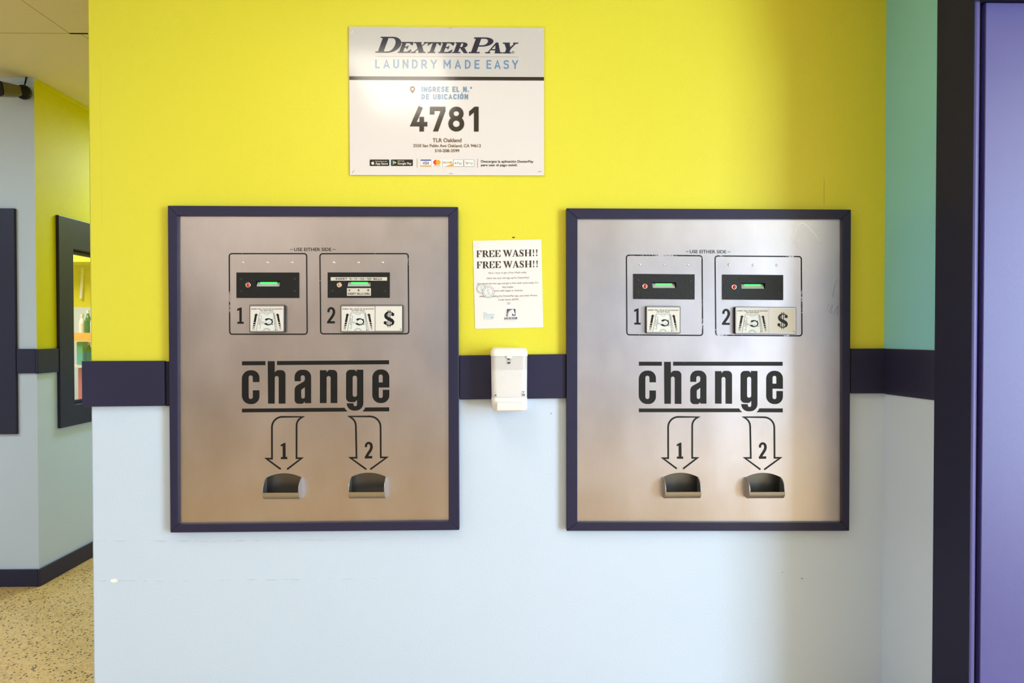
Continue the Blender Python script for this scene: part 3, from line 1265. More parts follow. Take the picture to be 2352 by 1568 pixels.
# ceiling lamp over the camera's side of the room (mirrored in the glossy sign)
lamp = thing('ceiling_lamp', (-.445, -1.13, CEIL), 'square white ceiling lamp hung over the floor before the change machines', 'lamp')
box('housing', -.67, -.22, -1.54, -.72, CEIL - .06, CEIL, M['lamp_frame'], lamp, bevel=.004)
box('diffuser', -.65, -.24, -1.52, -.74, CEIL - .07, CEIL - .06, M['lamp'], lamp)

lamp = thing('ceiling_lamp', (-2.5, -4.5, CEIL), 'wide warm ceiling lamp added out of view to tint the steel panel', 'lamp')  # fixture of the added rear fill
box('housing', -3.22, -1.78, -4.77, -4.23, CEIL - .06, CEIL, M['lamp_frame'], lamp, bevel=.004)
box('diffuser', -3.2, -1.8, -4.75, -4.25, CEIL - .07, CEIL - .06, M['lamp'], lamp)
lamp = thing('ceiling_lamp', (-3.3, -.9, CEIL), 'short white ceiling lamp added out of view to brighten the floor before the far corner', 'lamp')  # fixture of the added left fill
box('housing', -3.57, -3.03, -1.62, -.18, CEIL - .06, CEIL, M['lamp_frame'], lamp, bevel=.004)
box('diffuser', -3.55, -3.05, -1.6, -.2, CEIL - .07, CEIL - .06, M['lamp'], lamp)
lamp = thing('ceiling_lamp', (2.9, -2.3, CEIL), 'long white ceiling lamp over the aisle in front of the violet door', 'lamp')
box('housing', 2.63, 3.17, -3.22, -1.38, CEIL - .06, CEIL, M['lamp_frame'], lamp, bevel=.004)
box('diffuser', 2.65, 3.15, -3.2, -1.4, CEIL - .07, CEIL - .06, M['lamp'], lamp)

# ================================================================ SIGN
s3 = crop(780, 40, 4.126)
s6 = crop(850, 75, 6.72)
sb = crop(800, 350, 5.113)
SY = -.004
c = P(1026, 232)
sign = thing('wall_sign', (c.x, 0, P(1026, 402).z), 'large white glossy sign with grey header and big number 4781, stapled to the yellow wall', 'sign')
prism('clear_laminate', [(797, 56.5), (1254, 59), (1254, 408), (798.5, 407)], 0, -.0012, M['film'], sign)
corners = [s3(90, 88), s3(1937, 100), s3(1937, 1497), s3(98, 1492)]
prism('board', corners, -.0014, SY, M['sheet'], sign)
LY = SY - .0006
ink('header_band', Sh().poly([(90, 88), (1937, 100), (1937, 566), (91, 558)]), M['band'], sign, LY, s3)
LY -= .0004
ink('divider_stripe', Sh().poly([(91, 557), (1937, 565), (1937, 598), (92, 591)]), M['s_black'], sign, LY, s3)
sh = Sh()
SHR = .36


def base6(x):
    return 309 + (x - 80) * 12 / 2150.


for chx, x0, x1, cap, dy in (('D', 80, 432, 247, 0), ('E', 425, 622, 169, 0), ('X', 625, 850, 168, 0), ('T', 842, 1048, 168, 0), ('E', 1052, 1256, 168, 0), ('R', 1262, 1492, 168, 0),
                             ('P', 1520, 1850, 246, 0), ('A', 1778, 2030, 168, 0), ('Y', 1996, 2226, 168, 0)):
    put_serif(sh, chx, x0, x1, base6(x0), cap, shear=SHR, slope=.0056, t=.30 if chx not in 'DP' else .25, s=.11 if chx not in 'DP' else .085)
sh.circle(2208, 302, 20, 16, 20)
text(sh, 'R', (2200, 312), (2217, 312), 20, .01)
ink('title_lettering', sh, M['s_navy'], sign, LY, s6)
ink('thin_rule', Sh().poly([(78, 361), (2286, 371), (2286, 375), (78, 365)]), M['s_grey'], sign, LY, s6)
for wd, xa, xb in (('LAUNDRY', 80, 1030), ('MADE', 1134, 1690), ('EASY', 1797, 2286)):
    ink('tagline_lettering', sans(Sh(), wd, (xa, 548.6 + xa * .005), (xb, 548.6 + xb * .005), 136, .16), M['s_blue'], sign, LY, s6)
sh = Sh()
sans(sh, 'INGRESE EL N.º', (777, 705), (1257, 705.5), 50, .2)
sans(sh, 'DE UBICACIÓN', (777, 775), (1218, 775.5), 50, .2)
ink('instruction_lettering', sh, M['s_blue'], sign, LY, s3)
pin = [(691 + 24.5 * math.cos(math.radians(a)), 677 - 26 * math.sin(math.radians(a))) for a in range(-25, 206, 11)] + [(691, 721)]
ink('map_pin', Sh().poly(pin, [[(691 + 12.5 * math.cos(k * math.pi / 10), 677 + 12.5 * math.sin(k * math.pi / 10)) for k in range(20)]]), M['s_brown'], sign, LY, s3)
sh = Sh()
sh.poly([(856, 845), (1004, 845), (1004, 885), (933, 1080), (886, 1080), (957, 886), (899, 886), (899, 919), (856, 919)])
for g, x0, x1 in (('4', 675, 832), ('8', 1031, 1181)):
    wk = x1 - x0
    keep = SANS[g]
    SANS[g] = (wk / 235., keep[1])
    sans(sh, g, (x0, 1080), (x1, 1080.5), 235, .182)
    SANS[g] = keep
sh.poly([(1318, 845), (1280, 845), (1228, 890), (1228, 937), (1274, 899), (1274, 1081), (1318, 1081)])
ink('number_lettering', sh, M['s_black'], sign, LY, s3)
sh = Sh()
text(sh, 'TLR Oakland', (882, 1180), (1155, 1180.5), 35, .014)
text(sh, '2550 San Pablo Ave Oakland, CA 94612', (697, 1228), (1340, 1229), 28, .008)
text(sh, '510-208-3599', (903, 1275), (1135, 1275.5), 27, .014)
ink('address_lettering', sh, M['s_brown'], sign, LY, s3)
# app badges
BY = LY - .0004


def apple(sh, cx, cy, r):
    sh.poly(rp([(cx - r * .9, cy - r * .5, r * .5), (cx - r * .3, cy - r * .62, r * .3), (cx, cy - r * .5, r * .2), (cx + r * .4, cy - r * .64, r * .3), (cx + r * .8, cy - r * .4, r * .2),
                (cx + r * .5, cy + r * .05, r * .3), (cx + r * .9, cy + r * .45, r * .2), (cx + r * .4, cy + r, r * .3), (cx, cy + r * .86, r * .2), (cx - r * .4, cy + r, r * .3), (cx - r * .95, cy + r * .2, r * .4)], 3))
    sh.poly([(cx + r * .02, cy - r * .66), (cx + r * .1, cy - r * 1.05), (cx + r * .4, cy - r * 1.2), (cx + r * .3, cy - r * .8)])


b1 = ink('app_badge', Sh().poly(rp([(252, 83, 8), (481, 83, 8), (481, 158, 8), (252, 158, 8)])), M['s_black'], sign, LY, sb)
sh = Sh()
apple(sh, 288, 125, 19)
text(sh, 'Download on the', (318, 110), (455, 110), 10, .006)
text(sh, 'App Store', (318, 143), (464, 143), 25, .006)
ink('badge_lettering', sh, M['s_white'], b1, BY, sb)
b2 = ink('app_badge', Sh().poly(rp([(502, 83, 8), (758, 83, 8), (758, 158, 8), (502, 158, 8)])), M['s_black'], sign, LY, sb)
sh = Sh()
text(sh, 'GET IT ON', (580, 107), (655, 107), 11, .006)
text(sh, 'Google Play', (580, 141), (742, 141), 24, .006)
ink('badge_lettering', sh, M['s_white'], b2, BY, sb)
for nm, pl, mm in (('play_mark', [(521, 93), (543, 119), (521, 146)], 's_cyan'), ('play_mark', [(521, 93), (552, 110), (543, 119)], 's_green'),
                   ('play_mark', [(521, 146), (543, 119), (552, 128)], 's_red'), ('play_mark', [(552, 110), (566, 119), (552, 128), (543, 119)], 's_yellow')):
    ink(nm, Sh().poly(pl), M[mm], b2, BY, sb)
for x in (809, 1520):
    ink('upright_rule', Sh().rect(x - 2, 72, x + 2, 179), M['s_grey'], sign, LY, sb)
# payment marks
def card(x0, x1):
    return ink('payment_mark', Sh().rect(x0, 84, x1, 164), M['s_white'], sign, LY, sb)


k = card(850, 972)
sh = Sh(); text(sh, 'VISA', (866, 141), (946, 141), 34, .02, .28)
sh.rect(850, 84, 972, 97)
ink('mark_lettering', sh, M['s_visa'], k, BY, sb)
ink('mark_stripe', Sh().rect(850, 150, 972, 164), M['s_orange'], k, BY, sb)
k = card(980, 1100)
ink('mark_disc', Sh().circle(1026, 116, 29), M['s_red'], k, BY, sb)
ink('mark_disc', Sh().circle(1056, 116, 29), M['s_orange'], k, BY - .0003, sb)
sh = Sh(); text(sh, 'mastercard', (1001, 158), (1080, 158), 11, .004)
ink('mark_lettering', sh, M['s_black'], k, BY, sb)
k = card(1108, 1226)
sh = Sh(); text(sh, 'DISC', (1110, 129), (1160, 129), 21, .012); text(sh, 'VER', (1182, 129), (1218, 129), 21, .012)
ink('mark_lettering', sh, M['s_brown'], k, BY, sb)
ink('mark_corner', Sh().poly([(1226, 128), (1226, 164), (1138, 164)]).circle(1171, 119, 10, n=16), M['s_orange'], k, BY, sb)
for x0, x1 in ((1235, 1350), (1360, 1477)):
    k = card(x0, x1)
    ink('mark_outline', Sh().stroke([(x0, 85), (x1, 85), (x1, 163), (x0, 163)], 3, True), M['s_grey'], k, BY, sb)
    sh = Sh()
    if x0 < 1300:
        apple(sh, 1259, 124, 12)
        text(sh, 'Pay', (1277, 140), (1335, 140), 31, .006)
    else:
        text(sh, 'Pay', (1411, 139), (1463, 139), 29, .004)
    ink('mark_lettering', sh, M['s_grey'], k, BY, sb)
    if x0 > 1300:
        for a0, a1, mm in ((-150, -40, 's_red'), (-215, -150, 's_yellow'), (-310, -215, 's_green'), (-360, -310, 's_visa')):
            pts = [(1388 + 13 * math.cos(math.radians(a)), 125 + 13 * math.sin(math.radians(a))) for a in range(a0, a1 + 1, 10)]
            g = Sh().stroke(pts, 6)
            if mm == 's_visa':
                g.rect(1388, 122, 1403, 128)
            ink('mark_arc', g, M[mm], k, BY, sb)
sh = Sh()
text(sh, 'Descargue la aplicación DexterPay', (1560, 118), (2175, 119), 27, .012)
text(sh, 'para usar el pago móvil.', (1560, 160), (1985, 161), 27, .012)
ink('caption_lettering', sh, M['s_black'], sign, LY, sb)
for x, y, a in ((118, 135, 110), (1050, 102, 0), (1893, 123, -50), (130, 1458, -55), (1056, 1480, 5), (1897, 1460, -8)):
    ca, sa = math.cos(math.radians(a)), math.sin(math.radians(a))
    p0, p1 = s3(x - 16 * ca, y - 16 * sa), s3(x + 16 * ca, y + 16 * sa)
    A, B = P(*p0, SY - .0012), P(*p1, SY - .0012)
    tube('staple', [A + Vector((0, .0012, 0)), A, B, B + Vector((0, .0012, 0))], .0006, M['staple'], sign, n=6)

# ================================================================ FLYER
f5 = crop(1075, 540, 7.13)
f7 = crop(1085, 560, 14.7)
c = P(1167, 755)
fly = thing('paper_flyer', (c.x, 0, c.z), 'small white paper flyer headed FREE WASH on yellow wall above the soap dispenser', 'flyer')
FY = -.0016
prism('sheet', [f5(80, 92), f5(1200, 70), f5(1233, 1508), f5(115, 1532)], -.0003, FY, M['paper'], fly)
LY = FY - .0005
sh = Sh()
letters = [('F', 140, 318), ('R', 335, 548), ('E', 560, 745), ('E', 765, 955), ('W', 1030, 1348), ('A', 1352, 1572), ('S', 1578, 1742), ('H', 1765, 1997), ('!', 2035, 2092), ('!', 2146, 2204)]
for dx, b0 in ((0, 452), (8, 826)):
    for g, x0, x1 in letters:
        put_serif(sh, g, x0 + dx, x1 + dx, b0 - (x0 - 140) * .0196, 228, slope=-.0196, t=.27 if g not in 'H' else .23, s=.055)
ink('heading_lettering', sh, M['f_ink'], fly, LY, f7)
sh = Sh()
for body, a, b in (("Here´s how to get a Free Wash today.", (335, 632), (965, 620)), ("Ditch the cash and sign up for DexterPay!", (308, 718), (1000, 705)),
                   ("Download the free app and get a free wash cycle today. It´s", (152, 808), (1155, 788)), ("that simple.", (560, 862), (750, 858)),
                   ("Works with Apple or Android.", (400, 924), (900, 915)), ("After downloading the DexterPay app, just enter Promo", (185, 1015), (1133, 997)),
                   ("Code Store #4781", (495, 1070), (828, 1063))):
    text(sh, body, a, b, 28)
ink('body_lettering', sh, M['f_text'], fly, LY, f5)
sh = Sh(); text(sh, 'TLR', (633, 1125), (692, 1123), 28, 0, .2)
sh.stroke([(630, 1131), (697, 1129)], 3)
ink('link_lettering', sh, M['f_link'], fly, LY, f5)


def dollar_line(sh, cx, cy, h, w, slant=.15):
    pts = [(.42, .26), (.2, .38), (-.15, .36), (-.34, .2), (-.2, .04), (.15, -.06), (.36, -.22), (.18, -.38), (-.18, -.38), (-.42, -.24)]
    sh.stroke([(cx + (x * .62 - slant * y) * h, cy - y * h) for x, y in smooth_path(pts, 4)], w)
    sh.stroke([(cx - slant * .5 * h, cy - .5 * h), (cx + slant * .5 * h, cy + .5 * h)], w * .8)


for i, (cx, cy, r, dz) in enumerate(((218, 875, 80, .0003), (333, 928, 98, .0009))):
    cn = ink('coin_drawing', Sh().circle(cx, cy, r), M['paper'], fly, LY - dz, f5)
    ink('coin_rim', Sh().circle(cx, cy, r, r - 4, 40).circle(cx, cy, r * .78, r * .78 - 4.5, 40), M['f_line'], cn, LY - dz - .0002, f5)
    sh = Sh(); dollar_line(sh, cx + 2, cy, r * 1.02, 9)
    ink('coin_symbol', sh, M['f_blue'], cn, LY - dz - .0002, f5)
sh = Sh()
text(sh, 'The', (248, 1288), (310, 1287), 26, .01)
text(sh, 'Laundry', (252, 1320), (436, 1312), 34, .01)
text(sh, 'ROOM', (255, 1364), (418, 1360), 34, .004)
sh.stroke([(252, 1381), (416, 1377)], 5)
ink('laundry_logo', sh, M['f_blue'], fly, LY, f5)
lg = ink('emblem_square', Sh().poly([(622, 1208), (776, 1206), (778, 1326), (624, 1330)]), M['f_navy'], fly, LY, f5)
horse = [(645, 1329), (645, 1296), (656, 1262), (676, 1235), (702, 1220), (724, 1217), (738, 1207), (744, 1220), (752, 1232), (756, 1254), (764, 1276), (769, 1292), (760, 1304), (746, 1300), (734, 1288),
         (722, 1284), (718, 1296), (724, 1312), (728, 1327)]
g = Sh().poly(horse)
g.poly([(622, 1208), (634, 1208), (626, 1330), (622, 1330)])
for k_ in range(5):
    g.poly([(624, 1222 + k_ * 21), (650 - k_ * 3, 1234 + k_ * 17), (626, 1234 + k_ * 21)])
g.rect(728, 1318, 777, 1327)
ink('horse_emblem', g, M['paper'], lg, LY - .0003, f5)
ink('mane_line', Sh().stroke(smooth_path([(655, 1328), (654, 1300), (664, 1268), (684, 1242), (712, 1228)], 5), 4).stroke(smooth_path([(714, 1252), (712, 1264), (720, 1274)], 4), 3), M['f_navy'], lg, LY - .0005, f5)
sh = Sh()
for g_, x0, x1 in (('D', 588, 628), ('E', 630, 662), ('X', 662, 702), ('T', 702, 737), ('E', 737, 770), ('R', 770, 806)):
    put_serif(sh, g_, x0, x1, 1379 - (x0 - 588) * .02, 33, shear=.3, slope=-.02, t=.28, s=.1)
ink('emblem_lettering', sh, M['f_navy'], lg, LY - .0003, f5)
sh = Sh(); text(sh, 'LAUNDRY', (590, 1411), (800, 1406), 26, .0, .3)
ink('pale_lettering', sh, M['f_pale'], fly, LY, f5)
for q in ([(64, 135), (185, 120), (180, 210), (70, 215)],):
    ink('clear_tape', Sh().poly(q), M['film'], fly, LY - .0004, f5)

# dark scrap stuck on the wall above the flyer
sc_ = crop(1075, 540, 7.13)
o = prism('tape_scrap', [sc_(725, 30), sc_(768, 28), sc_(756, 46), sc_(742, 40), sc_(730, 46)], 0, -.002, M['cam_black'], None)
tag(o, 'tiny black tape scrap stuck to the yellow wall above the flyer', 'scrap')

# ================================================================ CHANGE MACHINES
k_a = ident


def k_b(x, y):
    return (1326 + (x - 411) * .9774, 503 + (y - 497) * .9886 + (x - 720) * .008)


cA = crop(540, 815, 6.357)
cW = crop(600, 940, 7.711)
c1 = crop(520, 560, 7.125)
c2 = crop(720, 560, 7.126)
c5 = crop(570, 695, 20.9)


def comp(f, g):
    return lambda x, y: f(*g(x, y))


def change_glyphs():
    s = Sh()
    s.poly(rp([(355, 395), (355, 222, 112), (98, 222, 125), (98, 717, 125), (355, 717, 112), (355, 515), (258, 515), (258, 642, 30), (197, 642, 30), (197, 298, 30), (258, 298, 30), (258, 395)]))
    s.poly(rp([(476, 90), (578, 90), (578, 254), (612, 221, 34), (735, 221, 92), (735, 710), (636, 710), (636, 308, 28), (578, 308, 28), (578, 710), (481, 710)]))
    s.poly(rp([(868, 383), (868, 215, 105), (1110, 215, 105), (1110, 704), (1018, 704), (1018, 682), (985, 712, 22), (868, 712, 75), (868, 462, 85), (1018, 378, 45), (1018, 297, 28), (958, 297, 28), (958, 383)]),
           [rp([(1018, 470), (965, 508, 22), (965, 635, 26), (1018, 635, 26)])])
    s.poly(rp([(1238, 222), (1335, 222), (1335, 252), (1368, 217, 34), (1492, 217, 92), (1492, 702), (1395, 702), (1395, 308, 28), (1335, 308, 28), (1335, 702), (1238, 702)]))
    s.poly(rp([(1872, 215), (1872, 812, 110), (1630, 812, 105), (1630, 705), (1728, 705), (1728, 747, 25), (1780, 747, 25), (1780, 656), (1748, 688, 30), (1620, 688, 92), (1620, 215, 92), (1745, 215, 34),
               (1775, 245), (1775, 215)]), [rp([(1716, 302, 31), (1780, 302, 31), (1780, 610, 31), (1716, 610, 31)])])
    s.poly(rp([(2252, 475), (2252, 210, 113), (2003, 210, 118), (2003, 702, 118), (2252, 702, 113), (2252, 508), (2156, 508), (2156, 628, 28), (2097, 628, 28), (2097, 475)]),
           [rp([(2097, 400), (2155, 400), (2155, 285, 28), (2097, 285, 28)])])
    return s


def bars():
    s = Sh()
    s.poly([(100, 92), (443, 90), (443, 149), (100, 151)])
    s.poly([(611, 88), (2248, 76), (2248, 135), (611, 147)])
    s.poly([(100, 783), (1598, 770), (1616, 798), (1645, 825), (100, 838)])
    s.poly([(1900, 766), (2250, 764), (2250, 823), (1858, 825), (1882, 800)])
    return s


ONE = [(250, 1040), (228, 1040), (176, 1062), (176, 1097), (212, 1085), (212, 1274), (178, 1274), (178, 1306), (284, 1306), (284, 1274), (250, 1274)]
TWO = [(246, 1118, 36), (248, 1082, 36), (268, 1057, 36), (294, 1051, 37), (322, 1068, 40), (335, 1108, 42), (326, 1152, 42), (300, 1198, 42), (264, 1248, 42), (243, 1284, 40)]


def serif_dollar(cx, cy, w, h):
    """bold dollar sign with ball ends, in a box w by h, y down"""
    s = Sh()
    pts = [(.40, -.22, .10), (.32, -.33, .10), (.10, -.385, .08), (-.16, -.35, .15), (-.30, -.22, .24), (-.26, -.08, .27), (-.02, .02, .30), (.24, .10, .30), (.36, .21, .27), (.30, .33, .17), (.08, .39, .08),
           (-.20, .37, .09), (-.38, .27, .10)]
    s.stroke([(cx + x * w, cy + y * h, t * w) for x, y, t in smooth_path(pts, 6)], .1)
    s.circle(cx + .34 * w, cy - .24 * h, .15 * w, n=20)
    s.circle(cx - .34 * w, cy + .245 * h, .15 * w, n=20)
    for dx in (-.095, .095):
        s.rect(cx + (dx - .033) * w, cy - .5 * h, cx + (dx + .033) * w, cy + .5 * h)
    return s


def machine(key, fmap, label, worn):
    fr, pn = MACH[key]['frame'], MACH[key]['panel']
    FYY, PY = -.024, -.012
    base = P((fr[2][0] + fr[3][0]) / 2, (fr[2][1] + fr[3][1]) / 2, 0)
    root = thing('change_machine', (base.x, 0, base.z), label, 'change machine', 'change machines set in the wall')
    # mitred frame of four rails
    for i in range(4):
        j = (i + 1) % 4
        o_, n_ = fr, pn
        qd = [o_[i], o_[j], n_[j], n_[i]]
        pf = [P(x, y, FYY) for x, y in qd[:2]] + [P(x, y, PY - .001) for x, y in qd[2:]]
        pts = [Vector((a.x, FYY, a.z)) for a in pf]
        cx = sum(a.x for a in pts) / 4; cz_ = sum(a.z for a in pts) / 4
        # hairline mitre gap
        pts = [a + (Vector((cx, FYY, cz_)) - a).normalized() * .0003 for a in pts]
        vs = pts + [Vector((a.x, .0, a.z)) for a in pts]
        meshobj('frame_rail', vs, [(0, 3, 2, 1), (4, 5, 6, 7), (0, 1, 5, 4), (1, 2, 6, 5), (2, 3, 7, 6), (3, 0, 4, 7)][0:], M['navy'], root, bevel=.0014)
    # trays: centre of their opening on the panel and bottom line, in picture units
    trays = []
    for cx, yb in ((653, 1143), (847, 1141.5)):
        trays.append((cx, yb))
    W_, H_, HS = .112, .077, .064

    def arch(c, w=W_, n=14, dz=0.0):
        x, z = c
        pts = [(x - w / 2, z + dz), (x - w / 2, z + HS)]
        sag = H_ - HS
        R = (w * w / 4 + sag * sag) / (2 * sag)
        for k in range(1, n):
            u = -w / 2 + w * k / n
            pts.append((x + u, z + H_ - R + math.sqrt(R * R - u * u)))
        pts += [(x + w / 2, z + HS), (x + w / 2, z + dz)]
        return pts

    tc = []
    for cx, yb in trays:
        q = P(*fmap(cx, yb), PY)
        tc.append((q.x, q.z))
    # panel with the two arched openings and the two bill-reader openings, built in metres on its own plane
    bez = [c1(163, 467) + c1(1188, 882), c2(231, 466) + c2(1247, 880)]
    pw = [P(x, y, PY) for x, y in pn]
    grow = .004
    out = [(pw[0].x - grow, pw[0].z + grow), (pw[1].x + grow, pw[1].z + grow), (pw[2].x + grow, pw[2].z - grow), (pw[3].x - grow, pw[3].z - grow)]
    holes = [arch(c, W_ - .004, dz=.002) for c in tc]
    for x0, y0, x1, y1 in bez:
        a, b = P(*fmap(x0 + 6, y0 + 6), PY), P(*fmap(x1 - 6, y1 - 6), PY)
        holes.append([(a.x, a.z), (b.x, a.z), (b.x, b.z), (a.x, b.z)])
    loops = [[Vector((p[0], p[1], 0)) for p in l] for l in [out] + holes]
    flat = [p for l in [out] + holes for p in l]
    vs = [(x, PY, z) for x, z in flat]
    fs = []
    for t in tessellate_polygon(loops):
        a, b, c_ = (flat[i] for i in t)
        ar = (b[0] - a[0]) * (c_[1] - a[1]) - (b[1] - a[1]) * (c_[0] - a[0])
        if abs(ar) > 1e-12:
            fs.append(tuple(t) if ar > 0 else tuple(t[::-1]))
    meshobj('panel', vs, fs, M['steel'], root)
    # folded steel box behind the panel
    x0, x1, z0, z1 = op[0 if key == 'a' else 1]
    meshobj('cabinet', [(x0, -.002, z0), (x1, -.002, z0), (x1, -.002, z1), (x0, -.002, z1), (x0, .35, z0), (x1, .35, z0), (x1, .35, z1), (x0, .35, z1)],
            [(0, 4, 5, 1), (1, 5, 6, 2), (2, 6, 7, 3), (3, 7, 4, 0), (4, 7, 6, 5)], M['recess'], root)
    IY = PY - .0004
    im = worn
    # printed outlines
    for pts in ([(526.5, 582.3), (704.3, 582.3), (705.5, 767.3), (527.5, 767.3)], [(734.8, 582.5), (937.5, 582.3), (939, 766.3), (736.5, 766.5)]):
        g = Sh().stroke(rp([p + (6,) for p in pts], 5), 2.9, True)
        ink('slot_outline', g, im, root, IY, fmap)
    s = Sh()
    text(s, 'USE EITHER SIDE', (675.5, 576.4), (761, 576.2), 7.3, .012)
    s.stroke([(666.5, 572.6), (673, 572.6)], .9).poly([(666, 572.6), (668.3, 571.6), (668.3, 573.6)])
    s.stroke([(764, 572.6), (770.5, 572.6)], .9).poly([(771, 572.6), (768.7, 571.6), (768.7, 573.6)])
    ink('heading_lettering', s, M['ink'] if key == 'a' else worn, root, IY, fmap)
    s = Sh().poly([c1(x, y) for x, y in ONE])
    ink('number_lettering', s, M['ink'], root, IY, fmap)
    s = Sh().stroke([c2(x, y) + (w / 7.126,) for x, y, w in smooth_path(TWO, 5)], 5)
    s.poly([c2(222, 1264), c2(350, 1264), c2(349, 1300), c2(222, 1300)])
    ink('number_lettering', s, M['ink'], root, IY, fmap)
    ink('change_lettering', change_glyphs(), M['ink'], root, IY, comp(fmap, cA))
    ink('lettering_bars', bars(), M['ink'] if key == 'a' else worn_bar, root, IY, comp(fmap, cA))
    p1 = [(345, 1058), (92, 872), (190, 872), (188, 131, 185), (738, 131), (690, 156), (655, 192), (632, 238), (625, 290), (625, 863), (716, 863), (458, 1060)]
    p2 = [(1862, 1062), (1578, 856), (1687, 856), (1676, 290), (1668, 238), (1645, 192), (1608, 154), (1560, 125), (2112, 124, 185), (2117, 849), (2222, 849), (1930, 1062)]
    d1 = Sh().poly([(430, 592), (405, 592), (345, 625), (345, 657), (378, 645), (380, 842), (347, 842), (347, 880), (462, 880), (462, 840), (432, 840)])
    d2 = Sh().stroke(smooth_path([(1855, 668, 40), (1857, 628, 40), (1880, 600, 40), (1908, 594, 42), (1940, 612, 46), (1952, 656, 48), (1944, 702, 48), (1918, 748, 48), (1882, 802, 48), (1858, 852, 46)], 5), 40)
    d2.poly([(1834, 827), (1966, 823), (1966, 867), (1834, 870)])
    for pp, dd in ((p1, d1), (p2, d2)):
        g = Sh().stroke(rpath(pp, 8), 31, miter=2.8)
        a = ink('arrow_marking', g, M['ink'], root, IY, comp(fmap, cW))
        ink('arrow_number', dd, M['ink'], a, IY, comp(fmap, cW))
    # rivets
    for x in (557.8, 614.3, 670.7, 767, 823.3, 879):
        q = P(*fmap(x, 602.8), PY)
        dome('rivet', (q.x, PY, q.z), .0040, .0022, M['chrome'], root, 14, 4)
    # bill readers
    for i, (x0, y0, x1, y1) in enumerate(bez):
        cc = (c1, c2)[i]
        sl = (588.5, 646.0, 642.0, 657.3) if i == 0 else (797.7, 646.0, 851.4, 657.3)
        rim = [(sl[0] - 1.4, sl[1] - 1.2), (sl[2] + 1.4, sl[1] - 1.2), (sl[2] + 1.0, sl[3] + .6), (sl[0] - 1.0, sl[3] + .6)]
        BYF = PY - .0035
        be = prism('bill_reader', [(x0, y0), (x1, y0), (x1, y1), (x0, y1)], PY - .0002, BYF, M['bezel'], root, fmap, holes=[rim])
        # slot throat: dark walls, frosted tongue, green lamp under its upper edge
        A, B = P(*fmap(*rim[0]), BYF), P(*fmap(*rim[2]), BYF)
        x_0, x_1, z_0, z_1 = A.x, B.x, B.z, A.z
        yb = PY + .020
        meshobj('slot_throat', [(x_0, BYF, z_0), (x_1, BYF, z_0), (x_1, BYF, z_1), (x_0, BYF, z_1), (x_0, yb, z_0), (x_1, yb, z_0), (x_1, yb, z_1), (x_0, yb, z_1)],
                [(0, 4, 5, 1), (1, 5, 6, 2), (2, 6, 7, 3), (3, 7, 4, 0), (4, 7, 6, 5)], M['black'], be)
        ins = .0022
        meshobj('slot_tongue', [(x_0 + ins, BYF + .002, z_0 + .0006), (x_1 - ins, BYF + .002, z_0 + .0006), (x_1 - ins, BYF + .011, z_1 - .0028), (x_0 + ins, BYF + .011, z_1 - .0028)],
                [(0, 1, 2, 3)], M['frost'], be)
        lw = (x_1 - x_0) * .16
        box('slot_lamp', x_0 + lw, x_1 - lw, BYF + .0068, BYF + .0085, z_1 - .0062, z_1 - .0034, M['green_lamp'], be, bevel=.0004)
        # indicator
        q = P(*fmap(*((569.8, 654.3) if i == 0 else (779.4, 654.2))), BYF)
        torus('light_ring', (q.x, BYF - .0002, q.z), .0066, .0016, M['chrome'], be)
        dome('indicator_light', (q.x, BYF, q.z), .0056, .0042, M['copper_lens'] if (key == 'a' and i == 1) else M['red_lens'], be)
        for sx, sy in ((10.5, 15), (x1 - x0 - 10.5, 15), (10.5, 43), (x1 - x0 - 10.5, 43)):
            if key == 'a' and i == 1 and sy < 20:
                continue
            q = P(*fmap(x0 + sx, y0 + sy), BYF)
            dome('screw', (q.x, BYF, q.z), .0036, .0010, M['black'], be, 14, 3)
        if key == 'a' and i == 1:
            st = prism('sticker', [c2(282, 543), c2(1205, 543), c2(1205, 601), c2(282, 601)], BYF - .0001, BYF - .0006, M['sticker'], be, fmap)
            g = Sh()
            text(g, 'INSERT', c2(363, 588), c2(553, 588), 4.6, .012)
            for bd, a, b in (('5', 692, 712), ('0', 802, 828), ('20', 890, 948)):
                text(g, bd, c2(a, 588), c2(b, 588), 4.6, .012)
            for a in (606, 780):
                g.poly([c2(a + x, y) for x, y in ((7, 556), (13, 556), (13, 583), (19, 583), (19, 588), (0, 588), (0, 583), (7, 583), (7, 564), (1, 566), (1, 561))])
            for a in (588, 671, 758, 874):
                dollar_line(g, c2(a + 8, 0)[0], c2(0, 569)[1], 3.6, .5, 0)
            for a in (645, 735, 851):
                g.circle(*c2(a, 573), .8, n=10)
            text(g, 'BILLS', c2(980, 588), c2(1120, 588), 4.6, .012)
            ink('sticker_lettering', g, M['ink'], st, BYF - .0009, fmap)
            st = prism('sticker', [c2(548, 723), c2(940, 723), c2(940, 848), c2(548, 848)], BYF - .0001, BYF - .0006, M['sticker'], be, fmap)
            g = Sh()
            text(g, 'INSERT BILLS HERE', c2(565, 832), c2(922, 832), 4.8, .012)
            for a in (587, 738, 897):
                g.stroke([c2(a, 780), c2(a, 748)], 1.0)
                g.stroke([c2(a - 17, 764), c2(a, 745), c2(a + 17, 764)], 1.0)
            ink('sticker_lettering', g, M['ink'], st, BYF - .0009, fmap)
